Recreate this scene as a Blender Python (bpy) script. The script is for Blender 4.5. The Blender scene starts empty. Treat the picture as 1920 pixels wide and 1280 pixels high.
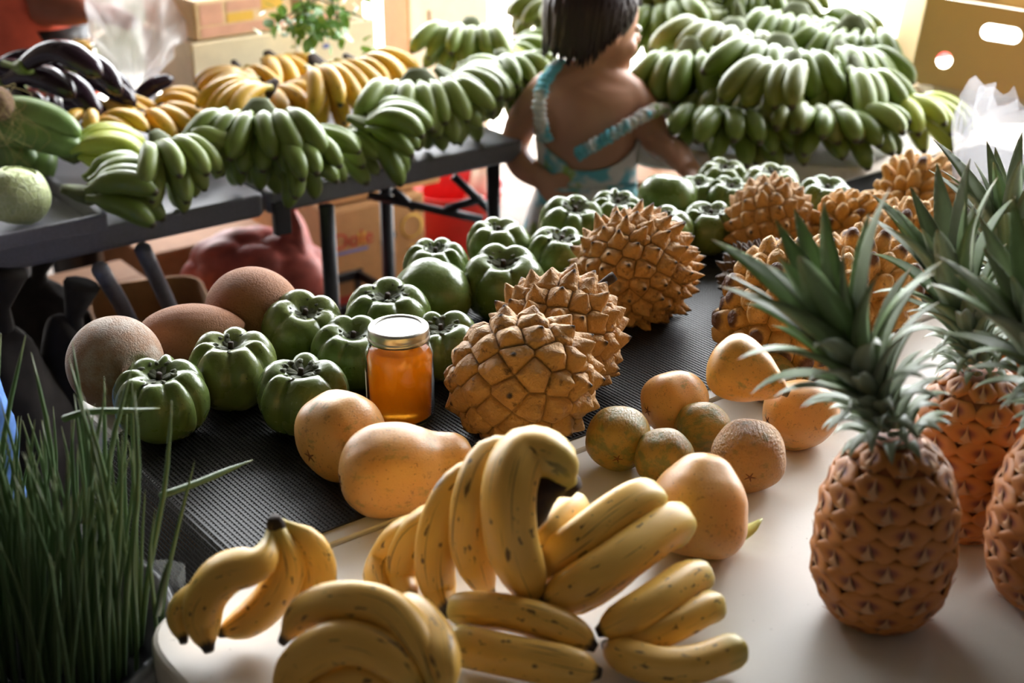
import bpy, bmesh, math, random
import numpy as np
from mathutils import Vector, Matrix, Euler

random.seed(7)
RNG = np.random.default_rng(7)
SC = bpy.context.scene
COL = SC.collection
R = math.radians
T = 0.74                      # table height
# ---------------------------------------------------------------- camera
PITCH = R(24.0); CAMZ = 1.50; LENS = 50.0
FPX = 1920 * LENS / 36.0
cam = bpy.data.cameras.new('camera'); cam.lens = LENS; cam.sensor_width = 36.0
cam.clip_start = 0.05; cam.clip_end = 200
cam.dof.use_dof = True; cam.dof.focus_distance = 1.62; cam.dof.aperture_fstop = 4.0
camo = bpy.data.objects.new('camera', cam); COL.objects.link(camo)
camo.location = (0, 0, CAMZ); camo.rotation_euler = (R(90) - PITCH, 0, 0)
SC.camera = camo
# ---------------------------------------------------------------- world, sun, daylight openings, exposure
SKY = 10.0; SUN = 18.0
w = bpy.data.worlds.new('sky'); SC.world = w; w.use_nodes = True
bg = w.node_tree.nodes['Background']; bg.inputs['Color'].default_value = (0.95, 0.975, 1.0, 1); bg.inputs['Strength'].default_value = SKY
sun = bpy.data.lights.new('sun', 'SUN'); sun.energy = SUN; sun.angle = R(1.0); sun.color = (1.0, 0.95, 0.86)
suno = bpy.data.objects.new('sun', sun); COL.objects.link(suno)
suno.rotation_euler = Vector((-0.45, -0.25, -1.0)).to_track_quat('-Z', 'Y').to_euler()
def portal(name, loc, rot, sx, sy):
    l = bpy.data.lights.new(name, 'AREA'); l.shape = 'RECTANGLE'; l.size = sx; l.size_y = sy
    l.cycles.is_portal = True
    o = bpy.data.objects.new(name, l); COL.objects.link(o); o.location = loc; o.rotation_euler = rot
ROOF_Y = 5.3; ROOF_X = 2.4; STEP_Y = 3.30; STEP_X = 2.02; WALL_FAR_X = -3.9; ROOF_Z = 3.3; SIDE_Y = 3.0      # unseen roof, shaped with a step to let sun reach the right
portal('daylight_opening_far', ((STEP_X + WALL_FAR_X) / 2, ROOF_Y, ROOF_Z / 2 - .02), (R(-90), 0, 0), STEP_X - WALL_FAR_X, ROOF_Z - .1)
portal('daylight_opening_step', (STEP_X, (ROOF_Y + STEP_Y) / 2, ROOF_Z / 2 - .02), (R(-90), 0, R(-90)), ROOF_Y - STEP_Y, ROOF_Z - .1)
portal('daylight_opening_front', ((STEP_X + ROOF_X) / 2, STEP_Y, ROOF_Z / 2 - .02), (R(-90), 0, 0), ROOF_X - STEP_X, ROOF_Z - .1)
portal('daylight_opening_side', (ROOF_X, (SIDE_Y + STEP_Y) / 2, ROOF_Z / 2 - .02), (R(-90), 0, R(-90)), STEP_Y - SIDE_Y, ROOF_Z - .1)
vs = SC.view_settings
vs.view_transform = 'Standard'; vs.look = 'None'; vs.gamma = 1.0; vs.use_curve_mapping = False
vs.exposure = 0.92
SC.cycles.use_denoising = True
SC.cycles.max_bounces = 10; SC.cycles.transparent_max_bounces = 16
SC.cycles.sample_clamp_indirect = 6.0

# ---------------------------------------------------------------- picking points
CP, SP = math.cos(PITCH), math.sin(PITCH)
def ray(px, py):
    a = (px - 960) / FPX; b = -(py - 640) / FPX
    return Vector((a, CP + b * SP, -SP + b * CP))
def at(px, py, z):                    # point at height z
    d = ray(px, py); return Vector((0, 0, CAMZ)) + d * ((z - CAMZ) / d.z)
def atY(px, py, Y):                   # point at distance Y
    d = ray(px, py); return Vector((0, 0, CAMZ)) + d * (Y / d.y)
def ppm(p):                           # pixels per metre there
    return FPX / (p[1] * CP + (CAMZ - p[2]) * SP)
def seat(px, py, rp, k=0.85, base=None):
    base = T if base is None else base
    r = 0.05
    for _ in range(12):
        p = at(px, py, base + k * r); r = rp / ppm(p)
    return p, r

# ---------------------------------------------------------------- mesh helpers
def mesh(name, V, F, mat=None, smooth=True, midx=None, vec=None, flt=None):
    me = bpy.data.meshes.new(name)
    V = np.asarray(V, dtype=np.float32)
    me.from_pydata(V.tolist(), [], F if isinstance(F, list) else F.tolist())
    if mat is not None:
        for m in (mat if isinstance(mat, (list, tuple)) else [mat]): me.materials.append(m)
    if midx is not None: me.polygons.foreach_set('material_index', np.asarray(midx, dtype=np.int32))
    me.polygons.foreach_set('use_smooth', np.full(len(me.polygons), smooth))
    if vec is not None:
        for k, a in vec.items():
            at_ = me.attributes.new(k, 'FLOAT_VECTOR', 'POINT'); at_.data.foreach_set('vector', np.asarray(a, dtype=np.float32).ravel())
    if flt is not None:
        for k, a in flt.items():
            at_ = me.attributes.new(k, 'FLOAT', 'POINT'); at_.data.foreach_set('value', np.asarray(a, dtype=np.float32).ravel())
    me.update()
    return me
def ob(name, me, parent=None, loc=None, rot=None, scale=None, mat4=None):
    o = bpy.data.objects.new(name, me); COL.objects.link(o)
    if parent is not None: o.parent = parent
    if mat4 is not None: o.matrix_local = mat4
    if loc is not None: o.location = loc
    if rot is not None: o.rotation_euler = rot
    if scale is not None: o.scale = scale if hasattr(scale, '__len__') else (scale,) * 3
    return o
def tag(o, label, cat, group=None, kind=None):
    o['label'] = label; o['category'] = cat
    if group: o['group'] = group
    if kind: o['kind'] = kind
    return o
def thing(name, label, cat, loc=(0, 0, 0), rot=None, group=None, scale=None):
    o = bpy.data.objects.new(name, None); COL.objects.link(o); o.empty_display_size = 0.02
    o.location = loc
    if rot is not None: o.rotation_euler = rot
    if scale is not None: o.scale = (scale,) * 3
    return tag(o, label, cat, group)
def struct(o):
    o['kind'] = 'structure'; return o
class MB:                              # collects pieces into one mesh
    def __init__(s): s.V = []; s.F = []; s.n = 0; s.a = []; s.m = []
    def add(s, V, F, a=None, m=0):
        V = np.asarray(V, dtype=float); s.V.append(V)
        s.F += [[i + s.n for i in f] for f in F]; s.m += [m] * len(F)
        s.a.append(np.zeros((len(V), 3)) if a is None else np.asarray(a)); s.n += len(V); return s
    def build(s, name, mat, parent=None, off=None, smooth=True, attr=None):
        V = np.concatenate(s.V)
        if off is not None: V = V - np.asarray(off)
        me = mesh(name, V, s.F, mat, smooth, s.m, vec={attr: np.concatenate(s.a)} if attr else None)
        return ob(name, me, parent)
def catmull(P, n):
    P = np.asarray(P, dtype=float)
    P = np.vstack([2 * P[0] - P[1], P, 2 * P[-1] - P[-2]])
    m = len(P) - 3; out = []
    for t in np.linspace(0, m - 1e-9, n):
        i = int(t); f = t - i; a, b, c, d = P[i:i + 4]
        out.append(0.5 * (2 * b + (c - a) * f + (2 * a - 5 * b + 4 * c - d) * f * f + (3 * b - a - 3 * c + d) * f ** 3))
    return np.array(out)
def sweep(P, rad, n=10, prof=None, up=(0, 0, 1), flat=1.0, twist=0.0):
    """closed tube along P; returns V, F, bc (cos, sin, t)"""
    P = np.asarray(P, dtype=float); m = len(P); rad = np.broadcast_to(np.asarray(rad, dtype=float), (m,))
    tan = np.gradient(P, axis=0); tan /= np.linalg.norm(tan, axis=1)[:, None] + 1e-12
    u = np.cross(tan[0], up)
    if np.linalg.norm(u) < 1e-4: u = np.cross(tan[0], (1, 0, 0))
    u /= np.linalg.norm(u); L = np.concatenate([[0], np.cumsum(np.linalg.norm(np.diff(P, axis=0), axis=1))]); L /= L[-1]
    ph = np.linspace(0, 2 * np.pi, n, endpoint=False)
    pr = np.ones(n) if prof is None else np.asarray(prof)
    V = []; bc = []
    for i in range(m):
        u = u - tan[i] * np.dot(u, tan[i]); u /= np.linalg.norm(u)
        v = np.cross(tan[i], u); a = ph + twist * L[i]
        V.append(P[i] + rad[i] * pr[:, None] * (np.cos(a)[:, None] * u + flat * np.sin(a)[:, None] * v))
        bc.append(np.stack([np.cos(ph), np.sin(ph), np.full(n, L[i])], 1))
    F = []
    for i in range(m - 1):
        for j in range(n):
            k = (j + 1) % n
            F.append([i * n + j, i * n + k, (i + 1) * n + k, (i + 1) * n + j])
    V = np.concatenate(V + [P[:1], P[-1:]]); bc = np.concatenate(bc + [[[0, 0, 0]], [[0, 0, 1]]])
    c0, c1 = m * n, m * n + 1
    for j in range(n):
        k = (j + 1) % n
        F.append([c0, k, j]); F.append([c1, (m - 1) * n + j, (m - 1) * n + k])
    return V, F, bc
def lathe(prof, n=32, lobes=None):
    """prof rows (r, z) top-down or bottom-up; closed at the ends if r==0"""
    prof = np.asarray(prof, dtype=float); m = len(prof); th = np.linspace(0, 2 * np.pi, n, endpoint=False)
    V = []
    for r, z in prof:
        rr = r * (np.ones(n) if lobes is None else lobes)
        V.append(np.stack([rr * np.cos(th), rr * np.sin(th), np.full(n, z)], 1))
    F = [[i * n + j, i * n + (j + 1) % n, (i + 1) * n + (j + 1) % n, (i + 1) * n + j] for i in range(m - 1) for j in range(n)]
    return np.concatenate(V), F
def boxVF(dims, c=(0, 0, 0), rz=0.0, M=None):
    x, y, z = [d / 2 for d in dims]
    V = np.array([[-x, -y, -z], [x, -y, -z], [x, y, -z], [-x, y, -z], [-x, -y, z], [x, -y, z], [x, y, z], [-x, y, z]])
    ca, sa = math.cos(rz), math.sin(rz)
    V = V @ np.array([[ca, -sa, 0], [sa, ca, 0], [0, 0, 1]]).T
    if M is not None: V = V @ np.array(M).T
    return V + np.asarray(c), [[0, 3, 2, 1], [4, 5, 6, 7], [0, 1, 5, 4], [1, 2, 6, 5], [2, 3, 7, 6], [3, 0, 4, 7]]
def bbox(name, dims, c, mat, parent=None, rz=0.0, bev=0.003, seg=2):
    """a bevelled box object, centred at c"""
    bm = bmesh.new(); bmesh.ops.create_cube(bm, size=1.0)
    bmesh.ops.scale(bm, vec=dims, verts=bm.verts)
    if bev > 0: bmesh.ops.bevel(bm, geom=bm.edges[:], offset=min(bev, min(dims) * 0.45), segments=seg, profile=0.6, affect='EDGES')
    me = bpy.data.meshes.new(name); bm.to_mesh(me); bm.free(); me.materials.append(mat)
    return ob(name, me, parent, loc=c, rot=(0, 0, rz))
def slab_poly(name, pts, z0, z1, mat, parent=None, rad=0.05, bev=0.006, off=(0, 0, 0)):
    """rounded polygon slab"""
    out = []; n = len(pts)
    for i in range(n):
        a, b, c = Vector(pts[i - 1]), Vector(pts[i]), Vector(pts[(i + 1) % n])
        p, q = b + (a - b).normalized() * rad, b + (c - b).normalized() * rad
        for t in np.linspace(0, 1, 9): out.append(p * (1 - t) ** 2 + b * 2 * t * (1 - t) + q * t * t)
    m = len(out); ctr = sum(out, Vector((0, 0))) / m
    rings = [(bev, z0), (0, z0 + bev), (0, z1 - bev), (bev * 0.3, z1 - bev * 0.3), (bev, z1)]
    V = []
    for ins, z in rings:
        for p in out:
            d = (ctr - p).normalized() * ins; V.append((p.x + d.x - off[0], p.y + d.y - off[1], z - off[2]))
    F = [[i * m + j, i * m + (j + 1) % m, (i + 1) * m + (j + 1) % m, (i + 1) * m + j] for i in range(4) for j in range(m)]
    F.append(list(range(m))[::-1]); F.append([4 * m + j for j in range(m)])
    me = mesh(name, V, F, mat, smooth=False)
    return ob(name, me, parent)
def noise3(P, f=1.0, seed=0, octv=3):
    """cheap smooth noise from sums of sines"""
    g = np.random.default_rng(seed); P = np.asarray(P); s = np.zeros(len(P)); a = 1.0; tot = 0
    for o in range(octv):
        for _ in range(4):
            k = g.normal(size=3) * f * 1.3; s += a * np.sin(P @ k + g.uniform(0, 6.28)); tot += a * 0.7
        f *= 2.0; a *= 0.5
    return s / tot
def rotm(v_from, v_to):
    return Vector(v_from).rotation_difference(Vector(v_to)).to_matrix()

# ---------------------------------------------------------------- materials
def lin(r, g, b):
    f = lambda c: (c / 255 / 12.92) if c <= 10 else ((c / 255 + 0.055) / 1.055) ** 2.4
    return (f(r), f(g), f(b), 1.0)
class MT:
    def __init__(s, name, base=(0.5, 0.5, 0.5, 1), rough=0.5, **kw):
        s.m = bpy.data.materials.new(name); s.m.use_nodes = True; s.t = s.m.node_tree
        s.b = s.t.nodes['Principled BSDF']; s.out = s.t.nodes['Material Output']
        s.set('Base Color', base); s.set('Roughness', rough)
        for k, v in kw.items(): s.set(k.replace('_', ' '), v)
    def put(s, inp, v):
        if isinstance(v, bpy.types.NodeSocket): s.t.links.new(v, inp)
        else: inp.default_value = v
    def set(s, k, v): s.put(s.b.inputs[k], v); return s
    def nd(s, typ, ins=None, **at_):
        n = s.t.nodes.new(typ)
        for k, v in at_.items(): setattr(n, k, v)
        for k, v in (ins or {}).items(): s.put(n.inputs[k], v)
        return n
    def co(s, rnd=True, kind='Object'):
        c = s.nd('ShaderNodeTexCoord').outputs[kind]
        if not rnd: return c
        r = s.nd('ShaderNodeObjectInfo').outputs['Random']
        q = s.nd('ShaderNodeMath', {0: r, 1: 37.0}, operation='MULTIPLY').outputs[0]
        return s.nd('ShaderNodeVectorMath', {0: c, 1: q}, operation='ADD').outputs[0]
    def rand(s): return s.nd('ShaderNodeObjectInfo').outputs['Random']
    def att(s, n, o='Vector'): return s.nd('ShaderNodeAttribute', attribute_name=n).outputs[o]
    def noise(s, v, sc, det=3, rough=0.55, out='Fac'):
        return s.nd('ShaderNodeTexNoise', {'Vector': v, 'Scale': sc, 'Detail': det, 'Roughness': rough}).outputs[out]
    def voro(s, v, sc, feat='F1'):
        return s.nd('ShaderNodeTexVoronoi', {'Vector': v, 'Scale': sc}, feature=feat).outputs['Distance']
    def ramp(s, f, stops, interp='LINEAR'):
        n = s.nd('ShaderNodeValToRGB', {'Fac': f}); e = n.color_ramp.elements; n.color_ramp.interpolation = interp
        while len(e) < len(stops): e.new(0.5)
        for x, (p, c) in zip(e, stops): x.position = p; x.color = c if hasattr(c, '__len__') else (c, c, c, 1)
        return n.outputs['Color']
    def mix(s, f, a, b, mode='MIX'):
        n = s.nd('ShaderNodeMix', data_type='RGBA', blend_type=mode)
        s.put(n.inputs[0], f); s.put(n.inputs[6], a); s.put(n.inputs[7], b); return n.outputs[2]
    def ma(s, op, a, b=0.0, clamp=False):
        n = s.nd('ShaderNodeMath', {0: a, 1: b}, operation=op); n.use_clamp = clamp; return n.outputs[0]
    def sep(s, v):
        n = s.nd('ShaderNodeSeparateXYZ', {0: v}); return n.outputs
    def scale(s, v, xyz):
        return s.nd('ShaderNodeVectorMath', {0: v, 1: xyz}, operation='MULTIPLY').outputs[0]
    def bump(s, h, st=0.3, d=0.002):
        s.set('Normal', s.nd('ShaderNodeBump', {'Height': h, 'Strength': st, 'Distance': d}).outputs[0]); return s
    def translucent(s, fac, col):
        tr = s.nd('ShaderNodeBsdfTranslucent', {'Color': col})
        mx = s.nd('ShaderNodeMixShader', {0: fac, 1: s.b.outputs[0], 2: tr.outputs[0]})
        s.t.links.new(mx.outputs[0], s.out.inputs['Surface']); return s

def simple(name, rgb, rough=0.6, nz=0.12, sc=30, bump=0.1, **kw):
    """plain colour with faint mottling"""
    M = MT(name, rough=rough, **kw); c = lin(*rgb); v = M.co()
    f = M.noise(v, sc, 4)
    d = tuple(x * (1 - nz * 2) for x in c[:3]) + (1,); l = tuple(min(1, x * (1 + nz)) for x in c[:3]) + (1,)
    M.set('Base Color', M.ramp(f, [(0.3, d), (0.7, l)]))
    if bump: M.bump(f, bump, 0.001)
    return M.m

def m_banana(name, body, body2, stem, spots, tipc, spotcol):
    M = MT(name, rough=0.42); bc = M.att('bc'); t = M.sep(bc)[2]
    v = M.nd('ShaderNodeVectorMath', {0: M.scale(bc, (1.0, 1.0, 5.0)), 1: M.ma('MULTIPLY', M.rand(), 50.0)}, operation='ADD').outputs[0]
    col = M.mix(M.noise(v, 0.8, 2), body, body2)
    fib = M.noise(M.scale(v, (14, 14, 0.5)), 1.0, 2)
    col = M.mix(M.ma('MULTIPLY', fib, 0.18), col, stem)
    sp = M.ramp(M.noise(M.scale(v, (1, 1, 0.8)), 2.7, 3, 0.55), [(spots, 0.0), (spots + 0.035, 1.0)])
    ln = M.ramp(M.noise(M.scale(v, (6, 6, 0.45)), 1.0, 2), [(spots + 0.005, 0.0), (spots + 0.05, 1.0)])
    col = M.mix(M.ma('MAXIMUM', M.ma('MULTIPLY', sp, 0.85), M.ma('MULTIPLY', ln, 0.65)), col, spotcol)
    col = M.mix(M.ramp(t, [(0.0, 1.0), (0.10, 0.65), (0.2, 0.0)]), col, stem)
    tt = M.ma('ADD', t, M.ma('MULTIPLY', M.noise(v, 3.0, 2), 0.03))
    col = M.mix(M.ramp(tt, [(0.955, 0.0), (0.985, 1.0)]), col, tipc)
    M.set('Base Color', col); M.bump(M.noise(v, 6.0, 3), 0.12, 0.001)
    M.set('Subsurface Weight', 0.05); M.set('Subsurface Radius', (0.01, 0.006, 0.002)); M.set('Subsurface Scale', 0.5)
    return M.m
YEL = m_banana('ripe_banana_skin', lin(226, 178, 62), lin(212, 158, 52), lin(186, 170, 70), 0.66, lin(46, 34, 24), lin(66, 40, 24))
YELC = m_banana('speckled_banana_skin', lin(242, 196, 98), lin(230, 176, 78), lin(190, 175, 84), 0.632, lin(42, 32, 24), lin(62, 38, 24))
GRN = m_banana('green_banana_skin', lin(116, 134, 54), lin(94, 116, 42), lin(118, 134, 66), 0.72, lin(70, 66, 44), lin(66, 74, 34))
GRN2 = m_banana('pale_green_banana_skin', lin(142, 156, 80), lin(116, 136, 62), lin(132, 146, 76), 0.72, lin(74, 70, 46), lin(84, 88, 40))
OLV = m_banana('olive_banana_skin', lin(124, 128, 54), lin(98, 108, 44), lin(110, 124, 56), 0.70, lin(64, 56, 36), lin(80, 66, 34))
LIME = m_banana('turning_banana_skin', lin(196, 200, 84), lin(170, 184, 70), lin(150, 170, 80), 0.70, lin(74, 66, 40), lin(96, 88, 40))
STALKG = simple('green_stalk', (96, 104, 58), 0.7)
STALKB = simple('brown_stalk', (62, 46, 34), 0.8, 0.3, 60, 0.5)
def m_sapote():
    M = MT('green_sapote_skin', rough=0.34); v = M.co()
    n = M.noise(v, 1.4, 3); r = M.rand()
    col = M.mix(n, lin(80, 100, 48), lin(108, 124, 64))
    col = M.mix(M.ma('MULTIPLY', M.ramp(r, [(0.6, 0.0), (1.0, 1.0)]), 0.45), col, lin(150, 148, 84))
    sc = M.ramp(M.noise(v, 4, 5, 0.7), [(0.60, 0.0), (0.68, 1.0)])
    col = M.mix(M.ma('MULTIPLY', sc, 0.30), col, lin(128, 134, 88))
    dk = M.ramp(M.noise(v, 12, 2), [(0.70, 0.0), (0.73, 1.0)])
    col = M.mix(M.ma('MULTIPLY', dk, 0.7), col, lin(36, 44, 26))
    M.set('Base Color', col); M.set('Roughness', M.ramp(n, [(0.3, 0.20), (0.7, 0.34)])); M.bump(M.noise(v, 6, 4), 0.06, 0.05)
    return M.m
SAP = m_sapote()
CALYX = simple('dry_green_calyx', (82, 88, 56), 0.7, 0.35, 90, 0.5)
def m_mamey(name, a, b, dust):
    M = MT(name, rough=0.75); v = M.co()
    col = M.mix(M.noise(v, 3, 4), a, b)
    g = M.ramp(M.noise(v, 1.6, 6, 0.65), [(0.42, 0.0), (0.62, 1.0)])
    col = M.mix(M.ma('MULTIPLY', g, dust), col, lin(186, 178, 166))
    h = M.noise(v, 24, 4); col = M.mix(M.ma('MULTIPLY', M.ramp(h, [(0.55, 0.0), (0.7, 1.0)]), 0.35), col, lin(70, 44, 28))
    M.set('Base Color', col); M.bump(h, 0.4, 0.03); return M.m
MAM1 = m_mamey('dusty_mamey_skin', lin(146, 108, 80), lin(164, 128, 98), 0.6)
MAM2 = m_mamey('brown_mamey_skin', lin(150, 96, 58), lin(170, 114, 74), 0.05)
def m_roll(name, a, b, tip, sc):
    M = MT(name, rough=0.62); v = M.co(); at_ = M.att('rk'); s = M.sep(at_)
    col = M.mix(M.noise(v, 2.5, 4), a, b)
    bl = M.ramp(M.noise(v, 4.5, 5, 0.72), [(0.56, 0.0), (0.66, 1.0)])
    col = M.mix(M.ma('MULTIPLY', bl, 0.75), col, lin(96, 66, 38))
    col = M.mix(M.ma('MULTIPLY', M.ramp(s[1], [(0.0, 1.0), (sc, 0.0)]), 0.7), col, lin(78, 50, 28))    # brown seam skin between plates
    col = M.mix(s[0], col, tip)
    M.set('Base Color', col); M.bump(M.noise(v, 14, 4), 0.35, 0.04); return M.m
ROL = m_roll('yellow_rollinia_skin', lin(204, 158, 94), lin(180, 132, 72), lin(48, 36, 28), 0.10)
ROLY = m_roll('golden_rollinia_skin', lin(214, 168, 94), lin(194, 146, 74), lin(96, 60, 34), 0.06)
ROLD = m_roll('darkened_rollinia_skin', lin(92, 66, 42), lin(70, 52, 36), lin(30, 24, 22), 0.10)
def m_papaya(name, a, b, green, gfac, wr=0.0):
    M = MT(name, rough=0.40); v = M.co(); n = M.noise(v, 1.6, 3)
    col = M.mix(n, a, b)
    g = M.ramp(M.noise(M.scale(v, (1, 1, 0.55)), 3.0, 4, 0.65), [(0.62 - gfac * 0.3, 0.0), (0.76 - gfac * 0.3, 1.0)])
    col = M.mix(M.ma('MULTIPLY', g, 0.75), col, green)
    sp = M.ramp(M.noise(v, 17, 2), [(0.66, 0.0), (0.70, 1.0)])
    col = M.mix(M.ma('MULTIPLY', sp, 0.7), col, lin(120, 84, 40))
    dk = M.ramp(M.noise(v, 4.5, 5, 0.75), [(0.58, 0.0), (0.68, 1.0)])
    col = M.mix(M.ma('MULTIPLY', dk, 0.55), col, lin(96, 78, 44))
    M.set('Base Color', col)
    M.bump(M.noise(M.scale(v, (1, 1, 0.5)), 16 if wr else 30, 4), 0.10 + wr * .8, 0.05); M.set('Roughness', 0.36 + wr * 0.2)
    M.set('Subsurface Weight', 0.06); M.set('Subsurface Radius', (0.02, 0.008, 0.003)); M.set('Subsurface Scale', 0.4)
    return M.m
PAP = m_papaya('orange_papaya_skin', lin(214, 150, 80), lin(206, 160, 92), lin(120, 126, 58), 0.15)
PAPW = m_papaya('wrinkled_papaya_skin', lin(196, 140, 72), lin(186, 146, 84), lin(128, 120, 62), 0.2, 0.5)
PAPG = m_papaya('mottled_green_papaya_skin', lin(176, 132, 54), lin(150, 126, 54), lin(104, 112, 52), 0.55, 0.1)
PAPY = m_papaya('yellow_papaya_skin', lin(222, 158, 66), lin(210, 160, 80), lin(122, 126, 56), 0.25)
PAPP = m_papaya('pale_papaya_skin', lin(222, 172, 100), lin(214, 152, 84), lin(160, 150, 80), 0.05)
PSTEM = simple('papaya_stem', (110, 92, 66), 0.8, 0.3, 80, 0.5)
PSTAR = simple('papaya_blossom_scar', (126, 74, 38), 0.7, 0.3)
EYE = None
def m_eye():
    M = MT('pineapple_eye_skin', rough=0.5); v = M.co(); s = M.sep(M.att('ey'))
    col = M.mix(M.noise(v, 60, 3), lin(172, 96, 54), lin(140, 70, 46))
    col = M.mix(M.ramp(s[0], [(0.25, 0.0), (0.55, 1.0)]), col, lin(192, 122, 56))       # rim of the eye is yellower
    col = M.mix(M.ma('MULTIPLY', M.ramp(s[0], [(0.0, 1.0), (0.40, 0.0)]), 0.9), col, lin(92, 54, 52))
    M.set('Base Color', col); M.bump(M.noise(v, 140, 3), 0.25, 0.001); return M.m
EYE = m_eye()
BRACT = simple('dry_bract', (206, 158, 116), 0.7, 0.25, 120, 0.2)
PCORE = simple('pineapple_core', (150, 84, 40), 0.7, 0.25, 60, 0.4)
def m_leaf(name, a, b, tipc=None):
    M = MT(name, rough=0.42); v = M.co(); s = M.sep(M.att('bc'))
    col = M.mix(M.noise(v, 25, 3), a, b)
    col = M.mix(M.ma('MULTIPLY', M.noise(M.scale(M.att('bc'), (60, 60, 0.6)), 1.0, 1), 0.4), col, lin(150, 166, 140))
    if tipc: col = M.mix(M.ramp(s[2], [(0.9, 0.0), (1.0, 1.0)]), col, tipc)
    M.set('Base Color', col); return M.translucent(0.12, lin(120, 150, 60)).m
PLEAF = m_leaf('pineapple_leaf', lin(136, 146, 116), lin(156, 164, 140), lin(150, 130, 90))
PLEAFG = m_leaf('pineapple_leaf_green', lin(104, 130, 74), lin(124, 146, 96), lin(150, 130, 90))
CHIVE = m_leaf('chive_blade', lin(62, 94, 38), lin(44, 74, 30), lin(120, 128, 66))
GLASS = MT('clear_glass', (1, 1, 1, 1), 0.02, IOR=1.45, Transmission_Weight=1.0).m
def m_honey():
    M = MT('amber_honey', lin(236, 160, 40), 0.12, IOR=1.25, Transmission_Weight=1.0)
    return M.translucent(0.58, lin(226, 146, 26)).m
HONEY = m_honey()
METAL = MT('tin_lid', lin(206, 204, 196), 0.32, Metallic=0.9).m
PAPER = simple('paper_label', (214, 206, 190), 0.8, 0.05)
def m_plastic_top():
    M = MT('white_plastic_top', rough=0.42); v = M.co(False)
    col = M.mix(M.noise(v, 3, 4), lin(212, 205, 196), lin(222, 217, 208))
    dirt = M.ramp(M.noise(v, 130, 3, 0.7), [(0.70, 0.0), (0.74, 1.0)])
    col = M.mix(M.ma('MULTIPLY', dirt, 0.55), col, lin(110, 98, 84))
    st = M.ramp(M.noise(v, 9, 5, 0.7), [(0.55, 0.0), (0.75, 1.0)])
    col = M.mix(M.ma('MULTIPLY', st, 0.18), col, lin(170, 156, 136))
    M.set('Base Color', col); M.bump(M.noise(v, 420, 2), 0.10, 0.0008); return M.m
WTOP = m_plastic_top()
GTOP = simple('grey_plastic_top', (114, 113, 122), 0.5, 0.06, 200, 0.15)
STEEL = simple('black_painted_steel', (44, 44, 48), 0.42, 0.1, 60, 0.05, Metallic=0.2)
STEELG = simple('grey_painted_steel', (112, 112, 120), 0.4, 0.1, 60, 0.05, Metallic=0.3)
MESHM = simple('black_mesh_strand', (36, 35, 35), 0.5, 0.1, 400, 0.0)
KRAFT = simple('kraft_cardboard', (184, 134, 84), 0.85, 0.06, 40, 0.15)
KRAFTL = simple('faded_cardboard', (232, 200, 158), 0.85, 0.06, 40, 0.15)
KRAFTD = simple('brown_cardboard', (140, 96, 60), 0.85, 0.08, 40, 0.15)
CREAM = simple('cream_cardboard', (238, 222, 186), 0.8, 0.05, 20, 0.1)
CREAM2 = simple('white_cardboard', (240, 232, 212), 0.8, 0.04, 20, 0.1)
GOLD = MT('backlit_cardboard', lin(208, 182, 130), 0.85).translucent(0.10, lin(236, 206, 140)).m
SALMON = simple('salmon_print', (222, 168, 142), 0.8, 0.06)
REDP = simple('red_print', (190, 66, 52), 0.8, 0.06)
YELP = simple('yellow_print', (230, 184, 76), 0.8, 0.06)
BLUEP = simple('blue_print', (110, 122, 176), 0.8, 0.06)
DARK = simple('hole_shade_and_pupil', (24, 20, 18), 0.9, 0.1)  # near-black for the shade painted into carton holes, and for pupils
EGGP = simple('eggplant_skin', (44, 26, 38), 0.20, 0.2, 8, 0.03)
EGGC = simple('eggplant_cap', (124, 140, 74), 0.6, 0.2)
def m_cabbage():
    M = MT('cabbage_leaf', rough=0.5); v = M.co(); bc = M.att('bc')
    col = M.mix(M.noise(v, 3, 4), lin(176, 192, 122), lin(214, 220, 166))
    vein = M.ramp(M.voro(v, 4.5, 'DISTANCE_TO_EDGE'), [(0.0, 1.0), (0.10, 0.0)])
    col = M.mix(M.ma('MULTIPLY', vein, 0.4), col, lin(226, 230, 196)); M.set('Base Color', col); M.bump(vein, 0.35, 0.05); return M.m
CABB = m_cabbage()
GOURD = simple('green_gourd_skin', (122, 150, 84), 0.4, 0.15, 26, 0.06)
COCO = simple('coconut_husk', (132, 104, 78), 0.95, 0.35, 90, 0.9)
FIBRE = simple('dry_fibre', (196, 176, 116), 0.8, 0.2)
def m_skin(name, a, b):
    M = MT(name, rough=0.48); v = M.co(); M.set('Base Color', M.mix(M.noise(v, 12, 3), a, b)); M.bump(M.noise(v, 160, 3), 0.05, 0.001)
    M.set('Subsurface Weight', 0.12); M.set('Subsurface Radius', (0.02, 0.008, 0.004)); M.set('Subsurface Scale', 0.5); return M.m
SKIN = m_skin('tan_skin', lin(198, 148, 120), lin(186, 134, 106))
SKIN2 = m_skin('brown_skin', lin(150, 88, 66), lin(140, 80, 60))
def m_hair():
    M = MT('dark_brown_hair', rough=0.38); v = M.att('bc')
    M.set('Base Color', M.mix(M.noise(M.scale(v, (30, 30, 0.5)), 1.0, 2), lin(40, 30, 32), lin(60, 46, 46))); M.set('Specular IOR Level', 0.25); return M.m
HAIR = m_hair()
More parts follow.
